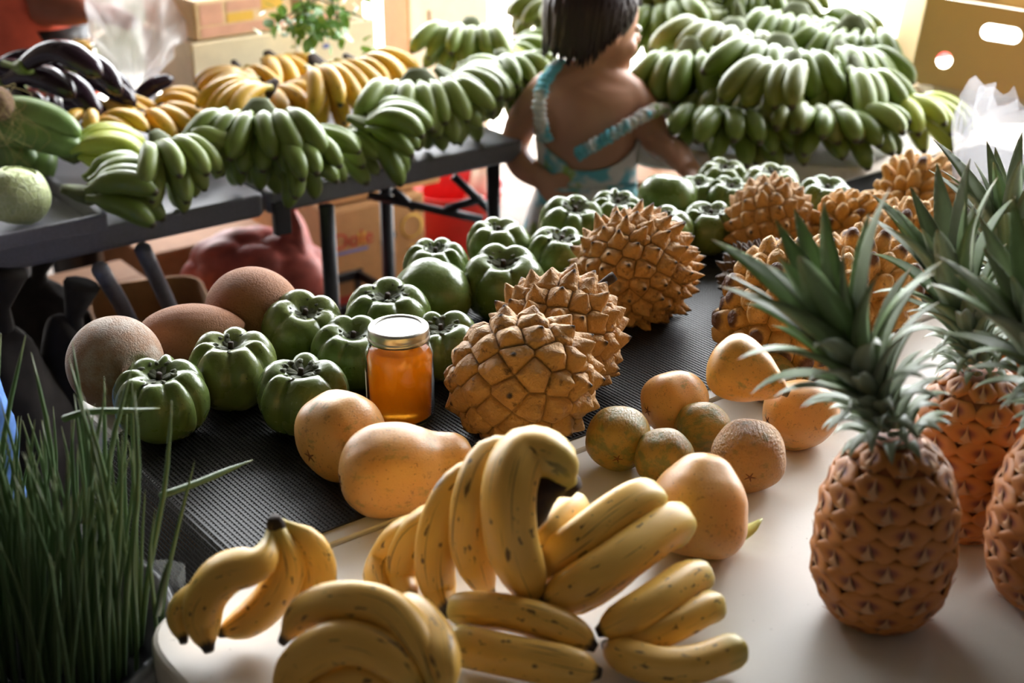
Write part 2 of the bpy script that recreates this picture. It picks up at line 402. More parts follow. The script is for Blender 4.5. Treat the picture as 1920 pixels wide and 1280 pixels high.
def m_dress():
    M = MT('floral_dress_cotton', rough=0.8); v = M.co(False)
    n1 = M.ramp(M.noise(v, 9, 3, 0.6), [(0.50, 0.0), (0.56, 1.0)])
    n2 = M.ramp(M.noise(M.nd('ShaderNodeVectorMath', {0: v, 1: (4.0, 7.0, 2.0)}, operation='ADD').outputs[0], 12, 3, 0.6), [(0.60, 0.0), (0.65, 1.0)])
    col = M.mix(n1, lin(236, 234, 232), lin(104, 190, 206)); col = M.mix(n2, col, lin(158, 190, 92))
    M.set('Base Color', col); M.bump(M.noise(v, 40, 3), 0.5, 0.004); return M.translucent(0.12, lin(210, 225, 225)).m
DRESS = m_dress()
CORAL = simple('coral_cotton', (232, 108, 84), 0.85, 0.1, 18, 0.3)
DENIM = simple('blue_denim', (84, 124, 190), 0.9, 0.12, 60, 0.4)
EYEW = MT('eye_white', lin(235, 230, 224), 0.2).m
LIPS = simple('lips', (172, 92, 84), 0.5)
def m_bag(name, col, tr):
    M = MT(name, col, 0.22); M.set('Specular IOR Level', 0.7)
    tb = M.nd('ShaderNodeBsdfTransparent', {'Color': (1, 1, 1, 1)}); tl = M.nd('ShaderNodeBsdfTranslucent', {'Color': col})
    a = M.nd('ShaderNodeMixShader', {0: 0.5, 1: M.b.outputs[0], 2: tl.outputs[0]})
    b = M.nd('ShaderNodeMixShader', {0: tr, 1: a.outputs[0], 2: tb.outputs[0]})
    M.t.links.new(b.outputs[0], M.out.inputs['Surface']); M.bump(M.noise(M.co(False), 45, 4), 0.5, 0.004); return M.m
BAG = m_bag('milky_plastic_film', lin(190, 190, 194), 0.60)
BAGW = m_bag('white_plastic_film', lin(232, 230, 228), 0.22)
BAGC = m_bag('clear_plastic_film', lin(226, 226, 222), 0.75)
DARKC = simple('dark_cloth', (44, 38, 34), 0.95, 0.2, 30, 0.3)
BLACKP = simple('black_plastic', (30, 30, 32), 0.35, 0.1, 60, 0.05)
REDPL = simple('red_plastic', (206, 44, 46), 0.45, 0.06)
ONION = simple('red_mesh_onion', (196, 96, 82), 0.6, 0.2, 30, 0.2)
SUGAR = simple('sugar_apple_skin', (128, 134, 104), 0.7, 0.25, 40, 0.4)
HERB = m_leaf('herb_leaf', lin(110, 160, 60), lin(80, 136, 44))
WEDGE = simple('pale_green_rind', (200, 204, 112), 0.45, 0.08)
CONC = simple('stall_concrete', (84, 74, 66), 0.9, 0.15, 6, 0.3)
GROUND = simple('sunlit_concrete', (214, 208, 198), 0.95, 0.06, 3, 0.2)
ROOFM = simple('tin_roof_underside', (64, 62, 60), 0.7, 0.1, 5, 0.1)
LOWW = simple('grey_green_backdrop', (112, 118, 100), 0.9, 0.2, 5, 0.2)  # dim background tone, put into an added wall
WALLM = simple('light_blocking_wall', (86, 76, 68), 0.85, 0.15, 5, 0.1)  # dark tone for the added walls that block light
POSTM = simple('painted_post', (170, 168, 160), 0.6)
# ================================================================ setting
def plane(name, x0, x1, y0, y1, z, mat, thick=0.1):
    V, F = boxVF((x1 - x0, y1 - y0, thick), ((x0 + x1) / 2, (y0 + y1) / 2, z - thick / 2))
    return struct(ob(name, mesh(name, V, F, mat, False)))
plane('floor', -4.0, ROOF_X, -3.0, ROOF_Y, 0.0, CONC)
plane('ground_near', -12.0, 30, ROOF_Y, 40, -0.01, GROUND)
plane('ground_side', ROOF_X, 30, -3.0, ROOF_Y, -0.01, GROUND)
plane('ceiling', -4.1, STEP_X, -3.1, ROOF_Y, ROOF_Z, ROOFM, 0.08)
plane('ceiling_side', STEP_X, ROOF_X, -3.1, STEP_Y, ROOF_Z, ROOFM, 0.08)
plane('wall_left_blocker', -4.1, -4.0, -3.1, ROOF_Y, ROOF_Z - .08, WALLM, ROOF_Z - .08)  # unseen wall added to keep light off the front
plane('wall_back_blocker', -4.0, ROOF_X, -3.1, -3.0, ROOF_Z - .08, WALLM, ROOF_Z - .08)  # unseen, added behind the camera to hold the front dark
plane('wall_right_blocker', ROOF_X, ROOF_X + .1, -3.1, SIDE_Y, ROOF_Z - .08, WALLM, ROOF_Z - .08)  # unseen wall added to shut out fill from the right
plane('wall_backdrop', -9.0, -1.15, 6.4, 6.55, .75, LOWW, .76)  # made-up low wall, gives a dim backdrop while sky light passes above
def vtube(name, x, y, z0, z1, r, mat, parent=None):
    V, F, _ = sweep([(x, y, z0), (x, y, (z0 + z1) / 2), (x, y, z1)], r, 12); return ob(name, mesh(name, V, F, mat), parent)
q = atY(962, 40, 5.2); struct(vtube('trim_1', q.x, 5.2, 0, ROOF_Z - .07, 0.012, POSTM))

# ================================================================ tables
def V2(p): return Vector((p[0], p[1]))
A = V2(at(620, 1018, T)); B = V2(at(1095, 838, T)); U = (B - A).normalized(); N = Vector((-U.y, U.x))
S0 = ((V2(at(190, 848, T)) - A).dot(U) + (V2(at(480, 1012, T)) - A).dot(U)) / 2
WID = (V2(at(42, 768, T)) - A).dot(N)
P0 = A + U * S0
def tq(s, q): return P0 + U * s + N * q          # s along the table from its near end, q from its right edge
MLEN = 1.83
def folding_table(name, label, pts, top_mat, leg_mat, legs, rim=0.045, rad=0.05):
    c = sum((Vector(p) for p in pts), Vector((0, 0))) / len(pts)
    t = thing(name, label, 'table', (c.x, c.y, 0))
    slab_poly('tabletop', pts, T - rim, T, top_mat, t, rad, 0.006, (c.x, c.y, 0))
    for L in legs:
        P = catmull(L, 10) if len(L) > 2 else np.linspace(L[0], L[1], 3)
        V, F, _ = sweep(P, 0.014, 10); ob('leg', mesh('leg', V - np.array([c.x, c.y, 0]), F, leg_mat), t)
    return t, c
def std_legs(f, ln, wd, ins=0.12):
    out = []
    for s in (ins + 0.1, ln - ins - 0.1):
        for q_ in (0.08, wd - 0.08):
            p = f(s, q_); out.append([(p.x, p.y, T - 0.04), (p.x, p.y, 0.0)])
    return out
folding_table('folding_table', 'long white plastic table under the black mesh mat', [tq(0, 0), tq(MLEN, 0), tq(MLEN, WID), tq(0, WID)], WTOP, STEELG, std_legs(tq, MLEN, WID))
S1 = (V2(at(272, 1205, T)) - P0).dot(U)
def wq(s, q): return P0 + U * (S1 + s) + N * (-0.006 - q)
folding_table('folding_table', 'white plastic table in front carrying the ripe bananas and pineapples', [wq(0, 0.76), wq(1.83, 0.76), wq(1.83, 0), wq(0, 0)], WTOP, STEELG, std_legs(wq, 1.83, 0.76), rad=0.07)
# mesh mat: woven strands that lie on the table and hang over its near end
mat_root = thing('mesh_mat', 'black woven plastic mesh mat under the green sapotes and honey jar', 'mat', (P0.x, P0.y, T))
mb = MB(); PIT = 0.0052; HW = 0.0019; q0, q1 = 0.022, WID - 0.012
QC = WID - 0.135                                       # the mat lies askew and leaves the near corner of the table bare
def qmax(s): return QC if s < 0 else min(q1, QC + s * 0.5)
DR = 0.15                                              # hanging length
def mat_path(s):                                       # s<0: over the edge -> (s', z)
    rr = 0.014
    if s >= 0: return s, 0.0
    a = -s / rr
    if a < 1.25: return -math.sin(a) * rr, -(1 - math.cos(a)) * rr
    k = (a - 1.25) * rr
    return -math.sin(1.25) * rr - k * 0.30, -(1 - math.cos(1.25)) * rr - k * 0.95
def ribbon(P, side, hw, th):
    P = np.asarray(P); n = len(P); side = np.asarray(side); V = []
    for p in P: V += [p - side * hw, p + side * hw, p + side * hw + (0, 0, th), p - side * hw + (0, 0, th)]
    F = [[i * 4 + j, i * 4 + (j + 1) % 4, i * 4 + 4 + (j + 1) % 4, i * 4 + 4 + j] for i in range(n - 1) for j in range(4)]
    return V, F
ss = np.concatenate([np.linspace(-DR, -0.02, 6), np.linspace(-0.017, 0.0, 7), [0.3, 0.8, MLEN - 0.03]])
for k in range(int((q1 - q0) / PIT)):
    q_ = q0 + k * PIT; P = []
    for s in (ss if q_ <= QC else [(q_ - QC) / 0.5, 0.8, MLEN - 0.03]):
        a, z = mat_path(s); p = tq(a, q_) - P0; P.append((p.x, p.y, z + 0.0008))
    V, F = ribbon(P, (N.x, N.y, 0), HW, 0.0011); mb.add(V, F)
for k in range(int((MLEN - 0.03 + DR) / PIT)):
    s = -DR + k * PIT; a, z = mat_path(s); e0 = tq(a, q0) - P0; e1 = tq(a, qmax(s)) - P0
    V, F = ribbon([(e0.x, e0.y, z + 0.0018), (e1.x, e1.y, z + 0.0018)], (U.x, U.y, 0), HW * .68, 0.0010); mb.add(V, F)
wv = mb.build('weave', MESHM, mat_root, smooth=False); wv['kind'] = 'stuff'
MATZ = T + 0.003
# grey tables along the left
E0 = V2(at(0, 466, T)); E1 = V2(at(935, 272, T)); GU = (E1 - E0).normalized(); GN = Vector((-GU.y, GU.x))
GJ = (V2(at(521, 374, T)) - E0).dot(GU); GEND = (E1 - E0).length + 0.06
def gq(s, q): return E0 + GU * s + GN * q
GW = 0.76
def seg(a, b, *mid): return [tuple(a), *[tuple(m) for m in mid], tuple(b)]
def dn(p, z=0.0): return Vector((p.x, p.y, z))
lg = []
p = at(268, 468, 0.70); e = at(330, 600, 0.46); lg.append(seg(p, dn(e + (e - p) * 1.9), e))
p = at(188, 505, 0.70); e = at(245, 605, 0.48); lg.append(seg(p, dn(e + (e - p) * 1.9), e))
folding_table('folding_table', 'dark grey folding table under the cabbage tray', [gq(-1.1, 0), gq(GJ - 0.004, 0), gq(GJ - 0.004, GW), gq(-1.1, GW)], GTOP, STEELG, lg, 0.04, 0.012)
lg = []
for px, py, z in ((612, 385, 0.70), (925, 300, 0.70), (836, 322, 0.70)):
    p = at(px, py, z)
    if px == 836: p = p + Vector((GN.x, GN.y, 0)) * 0.22
    lg.append(seg(p, dn(p)))
gt2, gc2 = folding_table('folding_table', 'dark grey folding table under the green banana bunches', [gq(GJ + 0.004, 0), gq(GEND, 0), gq(GEND, GW), gq(GJ + 0.004, GW)], GTOP, STEEL, lg, 0.04, 0.012)
o3 = np.array([gc2.x, gc2.y, 0])
for a, b in (((690, 366), (905, 412)), ((736, 355), (778, 392)), ((850, 330), (925, 400)), ((836, 392), (905, 372))):
    pa, pb = atY(a[0], a[1], 2.72), atY(b[0], b[1], 2.72)
    V, F, _ = sweep(np.linspace(pa, pb, 3), 0.009, 8); ob('brace', mesh('brace', V - o3, F, STEEL), gt2)
p = at(522, 384, T - 0.01); bbox('latch', (0.03, 0.016, 0.06), Vector((p.x, p.y, T - 0.03)) + Vector((-GN.x, -GN.y, 0)) * 0.008 - Vector(o3), STEEL, gt2, math.atan2(GU.y, GU.x))
# white table at the back right
C0 = V2(at(1606, 318, T)); d1 = Vector((math.cos(R(157)), math.sin(R(157)))); d2 = Vector((math.cos(R(48)), math.sin(R(48))))
BT = [C0, C0 + d2 * 0.75, Vector((0.22, 3.32)), C0 + d1 * 0.43]
lg = [seg((p.x, p.y, 0.7), (p.x, p.y, 0)) for p in (C0 + d1 * 0.12 + d2 * 0.1, C0 + d1 * 0.36 + d2 * 0.08, C0 + d1 * 0.12 + d2 * 0.60, Vector((0.34, 3.2)))]
folding_table('folding_table', 'white plastic table under the mountain of green bananas', BT, WTOP, STEELG, lg, 0.045, 0.05)
print('TABLE', P0, U, WID, S0, S1, 'GREY', E0, E1, GJ, GEND, 'BACK', C0)
# ================================================================ bananas
def ban_radius(t, blunt=False):
    if blunt == 2: prof = [(0, 0.42), (0.04, 0.5), (0.10, 0.78), (0.18, 0.95), (0.3, 1.02), (0.72, 1.0), (0.84, 0.86), (0.92, 0.60), (0.96, 0.36), (0.985, 0.30), (1.0, 0.24)]
    elif blunt: prof = [(0, 0.55), (0.03, 0.85), (0.08, 0.98), (0.3, 1.0), (0.75, 1.0), (0.86, 0.88), (0.93, 0.62), (0.965, 0.36), (0.985, 0.30), (1.0, 0.24)]
    else: prof = [(0, 0.34), (0.07, 0.33), (0.13, 0.42), (0.22, 0.78), (0.32, 0.97), (0.5, 1.03), (0.72, 1.0), (0.84, 0.86), (0.92, 0.60), (0.96, 0.36), (0.985, 0.30), (1.0, 0.24)]
    x, y = zip(*prof); return np.interp(t, x, y)
def ban_prof(n, seed):
    ph = np.linspace(0, 2 * np.pi, n, endpoint=False); return 1 + 0.045 * np.cos(5 * ph + seed) + 0.02 * np.cos(2 * ph + seed * 2)
def banana_curve(P, r, n=14, m=26, seed=0, blunt=False):
    P = catmull(P, 80); L = np.concatenate([[0], np.cumsum(np.linalg.norm(np.diff(P, axis=0), axis=1))]); L /= L[-1]
    t = 0.5 - 0.5 * np.cos(np.linspace(0, np.pi, m)); t = 0.6 * t + 0.4 * np.linspace(0, 1, m)
    Q = np.stack([np.interp(t, L, P[:, i]) for i in range(3)], 1)
    return sweep(Q, r * ban_radius(t, blunt), n, ban_prof(n, seed))
def finger_line(L, bend, k=24):
    a = -np.linspace(0, 1, k) ** 1.15 * bend; d = np.stack([np.cos(a), np.zeros(k), np.sin(a)], 1)
    return np.vstack([[0, 0, 0], np.cumsum(d[:-1], axis=0)]) * L / (k - 1)
FM = {}
def finger(kind, var):
    if (kind, var) not in FM:
        mat = {'g': GRN, 'p': GRN2, 'o': OLV, 'y': YEL, 'l': LIME}[kind]
        L, r = (0.130, 0.0168) if kind in 'yl' else (0.104, 0.0162)
        bend = R([48, 64, 82][var]); P = finger_line(L, bend)
        V, F, bc = banana_curve(P, r, 10, 16, var * 1.7)
        FM[kind, var] = (mesh('banana', V, F, mat, vec={'bc': bc}), P)
    return FM[kind, var]
STM = {}
def stalk_mesh(kind):
    if kind not in STM:
        V, F, bc = sweep([(-0.026, 0, 0.006), (-0.018, 0, 0.004), (-0.008, 0, 0), (0.01, 0, -0.004), (0.018, 0, -0.006)], [0.005, 0.007, 0.010, 0.013, 0.008], 10, flat=1.0)
        V[:, 1] *= 1.5
        STM[kind] = mesh('stalk', V, F, STALKB if kind in 'y' else STALKG)
    return STM[kind]
def hand(spec, group):
    """a hand of bananas; spec: px, py, depth, azimuth of tips, tilt, roll, scale, kind, n upper, n lower, fan, label"""
    px, py, h, az, tilt, roll, sc, kind, n1, n2, fan, label = spec; over = 0.0
    rr = random.Random(hash((px, py)) % 9999 if False else int(px * 7 + py * 13))
    if group == G2: az += rr.uniform(-16, 16); roll += rr.uniform(-20, 20); sc *= rr.uniform(1.08, 1.28); tilt += rr.uniform(0, 12) * (py < 200); py -= 8 * (py > 230)
    M = (Matrix.Rotation(R(az), 4, 'Z') @ Matrix.Rotation(R(tilt), 4, 'Y') @ Matrix.Rotation(R(roll), 4, 'X'))
    items = []; pts = []
    for row, n in ((0, n1), (1, n2), (2, max(0, n2 - 1) if tilt >= 18 or n2 > 3 else 0), (3, max(0, n2 - 2) if tilt >= 24 else 0)):
        for i in range(n):
            f = (i / (n - 1) - 0.5) if n > 1 else 0.0
            a = R(fan) * 0.55 * f * (1 if row == 0 else 0.86) + R(rr.uniform(-4, 4))
            pit = R((-34, -8, 18, 44)[row] + rr.uniform(-5, 5) + 10 * abs(f))
            var = rr.choice([1, 2, 2] if row == 0 else [0, 1, 1] if row < 3 else [0, 0, 1])
            me, P = finger(kind, var); s = rr.uniform(0.92, 1.08) * (1.0 if row == 0 else 0.94)
            m = Matrix.Translation((0.008 * math.cos(a) - 0.02 * f * f, f * (n - 1) * 0.0180, (0.010, -0.002, -0.014, -0.026)[row])) @ Matrix.Rotation(a, 4, 'Z') @ Matrix.Rotation(pit, 4, 'Y') @ Matrix.Rotation(R(rr.uniform(-12, 12)) + f * 0.5, 4, 'X') @ Matrix.Scale(s, 4)
            items.append((me, m)); pts += [M @ (m @ Vector(p)) * sc for p in P[::4]]
    pts = np.array(pts); mid = Vector((pts.min(0) + pts.max(0)) / 2)
    low = mid.z - pts[:, 2].min() + 0.014 * sc
    if group == G1:                                                 # h: how far in from the front edge of the grey table
        d = ray(px, py); k = (E0 + GN * h - Vector((0, 0))).dot(GN) / Vector((d.x, d.y)).dot(GN); c = Vector((0, 0, CAMZ)) + d * k
    else: c = atY(px, py, 2.81 + (270 - py) / 270 * 0.40 + h)
    if c.z < T + low: c = at(px, py, T + low)
    loc = c - mid
    t = thing('banana_bunch', label, 'bananas', loc, M.to_euler(), group, sc)
    for me, m in items: ob('banana', me, t, mat4=m)
    ob('stalk', stalk_mesh(kind), t, scale=(1, max(.6, n1 / 3.4), 1))
    return t
G1 = 'banana bunches on the grey table'; G2 = 'green banana bunches piled on the white table'
LEFT = [
 # ripe yellow
 (152, 238, 0.33, -95, 30, 0, .92, 'y', 2, 0, 34, 'pair of ripe bananas standing at the far end of the yellow row beside eggplants'),
 (236, 212, 0.42, -25, 20, 0, .86, 'y', 3, 0, 40, 'ripe yellow bunch arching beside the eggplants, above the pair of upright bananas'),
 (222, 250, 0.3, -15, 5, 0, .86, 'y', 3, 1, 34, 'ripe yellow bunch lying flat behind the yellow-green hand'),
 (335, 203, 0.42, 10, 5, 0, .82, 'y', 2, 1, 24, 'small ripe yellow bunch lying low before the dark side of the carton'),
 (325, 247, 0.3, -30, 10, 0, .92, 'y', 4, 1, 46, 'ripe yellow bunch between the dark-green hand and the carton corner'),
 (425, 180, 0.42, -150, 10, 0, .95, 'y', 4, 2, 60, 'ripe yellow bunch at the cream carton corner, tips pointing away left'),
 (443, 226, 0.3, -140, 18, 0, 1.0, 'y', 4, 2, 50, 'ripe yellow bunch right behind the big dome of green bananas'),
 (480, 172, 0.42, -55, 30, 0, .9, 'y', 3, 1, 44, 'ripe yellow bunch with one drooping fingertip before the cream carton'),
 (556, 152, 0.45, -50, 24, 0, 1.05, 'y', 4, 1, 44, 'tallest ripe yellow bunch, top of the yellow heap'),
 (560, 208, 0.3, -30, 15, 0, 1.0, 'y', 5, 3, 80, 'ripe yellow bunch in the middle of the heap with pale lit fingertips'),
 (645, 198, 0.3, -40, 35, 0, 1.0, 'y', 5, 3, 70, 'ripe yellow bunch cascading down at the lit end of the heap'),
 (716, 165, 0.3, -20, 20, 0, .95, 'y', 4, 2, 50, 'ripe yellow bunch apart from the heap, behind the rounded green hand'),
 (345, 285, 0.2, -20, 5, 0, .85, 'y', 2, 0, 20, 'ripe yellow bananas peeking out behind the dark-green hand'),
 # green
 (205, 288, 0.2, 16, 6, 0, 1.05, 'l', 4, 2, 50, 'yellow-green bunch on top of the hand nearest the cabbage'),
 (350, 286, 0.18, 8, 4, 0, 1.0, 'g', 4, 0, 50, 'dark green bunch lying in front of the ripe yellow bananas'),
 (232, 360, 0.16, 18, 4, 0, 1.25, 'g', 4, 3, 74, 'green bunch beside the cabbage, fingers lying toward the table joint'),
 (350, 338, 0.1, -40, 26, 0, 1.02, 'p', 5, 4, 90, 'pale green bunch with short fingers dangling at the table edge'),
 (488, 290, 0.1, -88, 30, 0, 1.15, 'g', 6, 6, 104, 'largest green bunch, a rounded dome hanging tips over the grey table edge'),
 (592, 322, 0.09, -30, 20, 0, 1.05, 'g', 5, 3, 70, 'green bunch by the table joint with sharp tips over the edge'),
 (672, 290, 0.12, -10, 10, 0, 1.0, 'p', 5, 3, 80, 'flat pale green bunch in the middle of the table edge'),
 (742, 260, 0.14, 8, 8, 0, 1.10, 'g', 5, 4, 74, 'green bunch with thick fingers lying in front of the ridged dome'),
 (802, 222, 0.16, -80, 34, 0, 1.12, 'p', 7, 6, 104, 'ridged dome of pale green bananas with frosted skin'),
 (895, 195, 0.16, -10, 22, 0, 1.15, 'p', 6, 4, 80, 'pale green bunch beside the girl\'s elbow'),
 (865, 108, 0.3, -100, 30, 0, 1.08, 'p', 6, 5, 90, 'highest green bunch against the white carton, top of its pile'),
 (938, 142, 0.25, -20, 8, 0, 1.0, 'l', 5, 2, 70, 'bright yellow-green bunch next to the girl\'s shoulder'),
 (985, 172, 0.2, -60, 25, 0, 1.05, 'g', 5, 4, 80, 'green bunch half hidden behind the girl\'s upper arm'),
 (998, 105, 0.3, -10, 10, 0, 1.05, 'g', 5, 3, 70, 'green bunch behind the girl\'s strapped shoulder'),
 (1005, 30, 0.4, -150, 10, 0, 1.05, 'o', 5, 3, 70, 'olive green bunch beside the back of the girl\'s hair'),
]
for s in LEFT: hand(s, G1)
RIGHT = [
 (1490, 12, 0.0, 5, 6, 0, 1.35, 'o', 4, 2, 34, 'topmost bunch of the green mountain, long fingers lying level'),
 (1310, 62, 0.0, 175, 10, 0, 1.05, 'o', 3, 2, 40, 'bunch with one sunlit arched finger beside the girl\'s face'),
 (1335, 130, 0.06, -128, 22, 0, 1.20, 'o', 6, 5, 80, 'broad olive bunch fanning down beside the girl\'s bare shoulder'),
 (1278, 165, 0.16, -110, 28, 0, 1.10, 'g', 5, 5, 80, 'shaded green bunch close behind the girl\'s shoulder'),
 (1428, 105, 0.0, -60, 40, 0, 1.35, 'o', 2, 1, 20, 'lone long curved fingers in the middle of the green mountain'),
 (1562, 125, 0.0, -98, 36, 0, 1.18, 'g', 6, 5, 78, 'rounded hand of green fingers hanging straight down near the bright gap'),
 (1600, 68, 0.0, -35, 14, 0, 1.0, 'g', 4, 3, 60, 'small bunch at the mountain\'s bright outer shoulder'),
 (1545, 190, 0.0, -90, 44, 0, 1.05, 'o', 5, 4, 70, 'short fingers right below the hanging rounded hand'),
 (1432, 210, 0.04, -128, 30, 0, 1.1, 'o', 4, 3, 46, 'bunch of long slanting fingers reaching down to the white table edge'),
 (1500, 258, 0.0, -100, 10, 0, 1.0, 'o', 5, 3, 80, 'front-row bunch at the mountain\'s foot, next to the slanting fingers'),
 (1572, 266, 0.0, -75, 10, 0, 1.0, 'g', 5, 3, 92, 'front-row bunch at the table corner with plump fingertips'),
 (1655, 205, 0.0, -70, 40, 0, 1.0, 'p', 4, 2, 50, 'bunch with curved fingers framing the bright gap'),
 (1650, 255, 0.0, -30, 10, 0, .90, 'p', 4, 3, 60, 'small bunch lying at the table end beside the yellow-green hand'),
 (1745, 242, 0.0, -38, 14, 0, .86, 'l', 5, 2, 66, 'sunlit yellow-green bunch spreading at the table end under the carton'),
 (1355, 222, 0.07, -110, 12, 0, 1.0, 'o', 5, 3, 80, 'dim green bunch above the table edge, under the broad olive bunch'),
 (1330, 250, 0.06, -98, 8, 0, .9, 'g', 4, 3, 84, 'dim green bunch beside the girl\'s reaching arm'),
 (1400, 264, 0.0, -95, 10, 0, .95, 'g', 5, 3, 88, 'front-row green bunch in the middle of the white table edge'),
 (1235, 75, 0.0, -100, 20, 0, 1.1, 'g', 5, 4, 80, 'dark green bunch just beyond the girl\'s nose'),
 (1390, 40, 0.0, -110, 24, 0, 1.15, 'g', 6, 4, 80, 'green bunch high on the mountain, between level fingers and girl'),
 (1480, 95, 0.07, -100, 30, 0, 1.1, 'g', 6, 4, 80, 'shaded bunch deep in the mountain behind the hanging hand'),
 (1270, 15, 0.0, -90, 10, 0, 1.1, 'o', 5, 4, 80, 'olive bunch at the top of the mountain nearest the girl\'s fringe'),
 (1440, 165, 0.07, -90, 30, 0, 1.1, 'g', 6, 5, 84, 'shaded bunch at the core of the mountain'),
 (1620, 165, 0.07, -60, 30, 0, 1.0, 'g', 5, 4, 76, 'shaded bunch between the hanging hand and the bright gap'),
 (1345, 5, 0.0, -70, 10, 0, 1.15, 'g', 5, 4, 76, 'top-row green bunch left of the level fingers'),
]
for s in RIGHT: hand(s, G2)

# ripe bunches in front, each banana along its own line: [(px, py, height)...], half-width in px, blunt stem end
def bunch(label, items, stalk, mat=YELC):
    pts0 = [at(x, y, T + h) for it in items for (x, y, h) in it[0]]
    c = sum(pts0, Vector()) / len(pts0); c.z = T
    t = thing('banana_bunch', label, 'bananas', c, None, 'ripe banana bunches on the front table')
    for k, it in enumerate(items):
        P = [at(x, y, T + h) for (x, y, h) in it[0]]; mid = P[len(P) // 2]; r = it[1] / ppm(mid)
        V, F, bc = banana_curve(P, r, 20, 36, k * 1.3, it[2])
        V[:, 2] = np.maximum(V[:, 2], T + 0.001)
        ob('banana', mesh('banana', V - np.array(c), F, mat, vec={'bc': bc}), t)
    if stalk:
        P = [at(x, y, T + h) for (x, y, h) in stalk[0]]
        V, F, _ = sweep(catmull(P, 10), np.array(stalk[1]) / ppm(P[0]), 12, 1 + 0.12 * np.cos(3 * np.linspace(0, 6.28, 12)))
        ob('stalk', mesh('stalk', V - np.array(c), F, STALKB), t)
    return t
bunch('small bunch of four speckled ripe bananas at the white table corner by the chives', [
  ([(516, 978, .112), (532, 1012, .100), (541, 1060, .075), (515, 1115, .045), (470, 1160, .025), (408, 1188, .016)], 36, False),
  ([(524, 980, .110), (560, 1000, .100), (592, 1045, .075), (594, 1100, .045), (570, 1140, .020)], 33, False),
  ([(516, 985, .108), (490, 1052, .090), (425, 1075, .080), (385, 1120, .055), (380, 1170, .030), (392, 1222, .014)], 40, False),
  ([(505, 1010, .098), (440, 1080, .070), (368, 1120, .045), (338, 1150, .030), (345, 1206, .014)], 28, False)],
  ([(514, 968, .120), (518, 985, .110), (528, 1000, .098)], np.array([10, 13, 15, 16, 17, 17, 16, 15, 13, 10])))
bunch('arching bunch of ripe bananas cut off by the front of the picture', [
  ([(820, 1330, .03), (795, 1230, .065), (740, 1150, .085), (655, 1125, .09), (575, 1145, .07), (528, 1205, .04)], 38, False),
  ([(800, 1345, .03), (762, 1262, .055), (700, 1212, .065), (625, 1205, .065), (556, 1250, .04), (518, 1318, .015)], 42, False),
  ([(830, 1330, .03), (836, 1262, .06), (815, 1190, .07), (775, 1145, .07), (735, 1130, .06)], 34, False),
  ([(790, 1350, .02), (742, 1300, .03), (680, 1268, .035), (610, 1290, .02), (570, 1345, .012)], 34, False)],
  ([(812, 1325, .04), (815, 1345, .03), (818, 1362, .02)], np.full(10, 26.0)))
bunch('big double hand of ripe bananas in the middle of the front table', [
  ([(1062, 905, 0.135), (1042, 862, 0.160), (985, 850, 0.165), (956, 915, 0.145), (960, 1010, 0.100), (985, 1080, 0.062), (1008, 1142, 0.030)], 52, 2),
  ([(1050, 915, 0.126), (985, 872, 0.146), (925, 862, 0.146), (893, 925, 0.126), (884, 1010, 0.081), (900, 1075, 0.046), (922, 1122, 0.021)], 42, 2),
  ([(1040, 930, 0.117), (950, 895, 0.124), (872, 905, 0.119), (828, 970, 0.089), (815, 1050, 0.049), (825, 1110, 0.019), (842, 1152, 0.016)], 40, 2),
  ([(1020, 960, 0.076), (900, 960, 0.086), (800, 985, 0.071), (762, 1035, 0.041), (755, 1090, 0.016), (775, 1130, 0.016)], 35, False),
  ([(1000, 985, 0.060), (860, 985, 0.070), (765, 1000, 0.055), (722, 1045, 0.025), (708, 1085, 0.016), (722, 1120, 0.016)], 32, False),
  ([(1226, 942, .085), (1196, 938, .098), (1140, 972, .092), (1085, 1015, .080), (1030, 1055, .060), (985, 1092, .045)], 42, True),
  ([(1278, 985, .062), (1246, 988, .075), (1180, 1035, .072), (1115, 1080, .062), (1060, 1112, .050), (1012, 1140, .040)], 46, True),
  ([(1316, 1082, .035), (1290, 1086, .045), (1240, 1120, .047), (1190, 1152, .042), (1150, 1172, .034), (1118, 1186, .028)], 38, True),
  ([(1342, 1136, .022), (1318, 1142, .030), (1270, 1168, .030), (1220, 1190, .026), (1175, 1205, .020), (1140, 1214, .018)], 34, True),
  ([(1388, 1212, .022), (1360, 1226, .022), (1300, 1246, .020), (1235, 1248, .020), (1180, 1232, .020), (1132, 1206, .018)], 36, True),
  ([(850, 1142, .030), (900, 1142, .040), (965, 1150, .042), (1030, 1168, .040), (1080, 1190, .030), (1118, 1215, .022)], 36, True),
  ([(842, 1205, .020), (880, 1212, .022), (950, 1226, .022), (1020, 1240, .022), (1080, 1252, .020), (1128, 1262, .016)], 40, True),
  ([(1085, 948, .080), (1060, 965, .085), (1030, 1000, .080), (1000, 1040, .065), (985, 1075, .05)], 34, True),
  ([(1240, 1010, .035), (1200, 1030, .04), (1140, 1080, .04), (1080, 1120, .03), (1040, 1150, .02)], 38, True)],
  ([(1082, 922, .125), (1062, 905, .132), (1035, 905, .135), (1005, 930, .125), (985, 985, .105)], np.array([14, 22, 27, 30, 32, 34, 36, 38, 36, 24])))
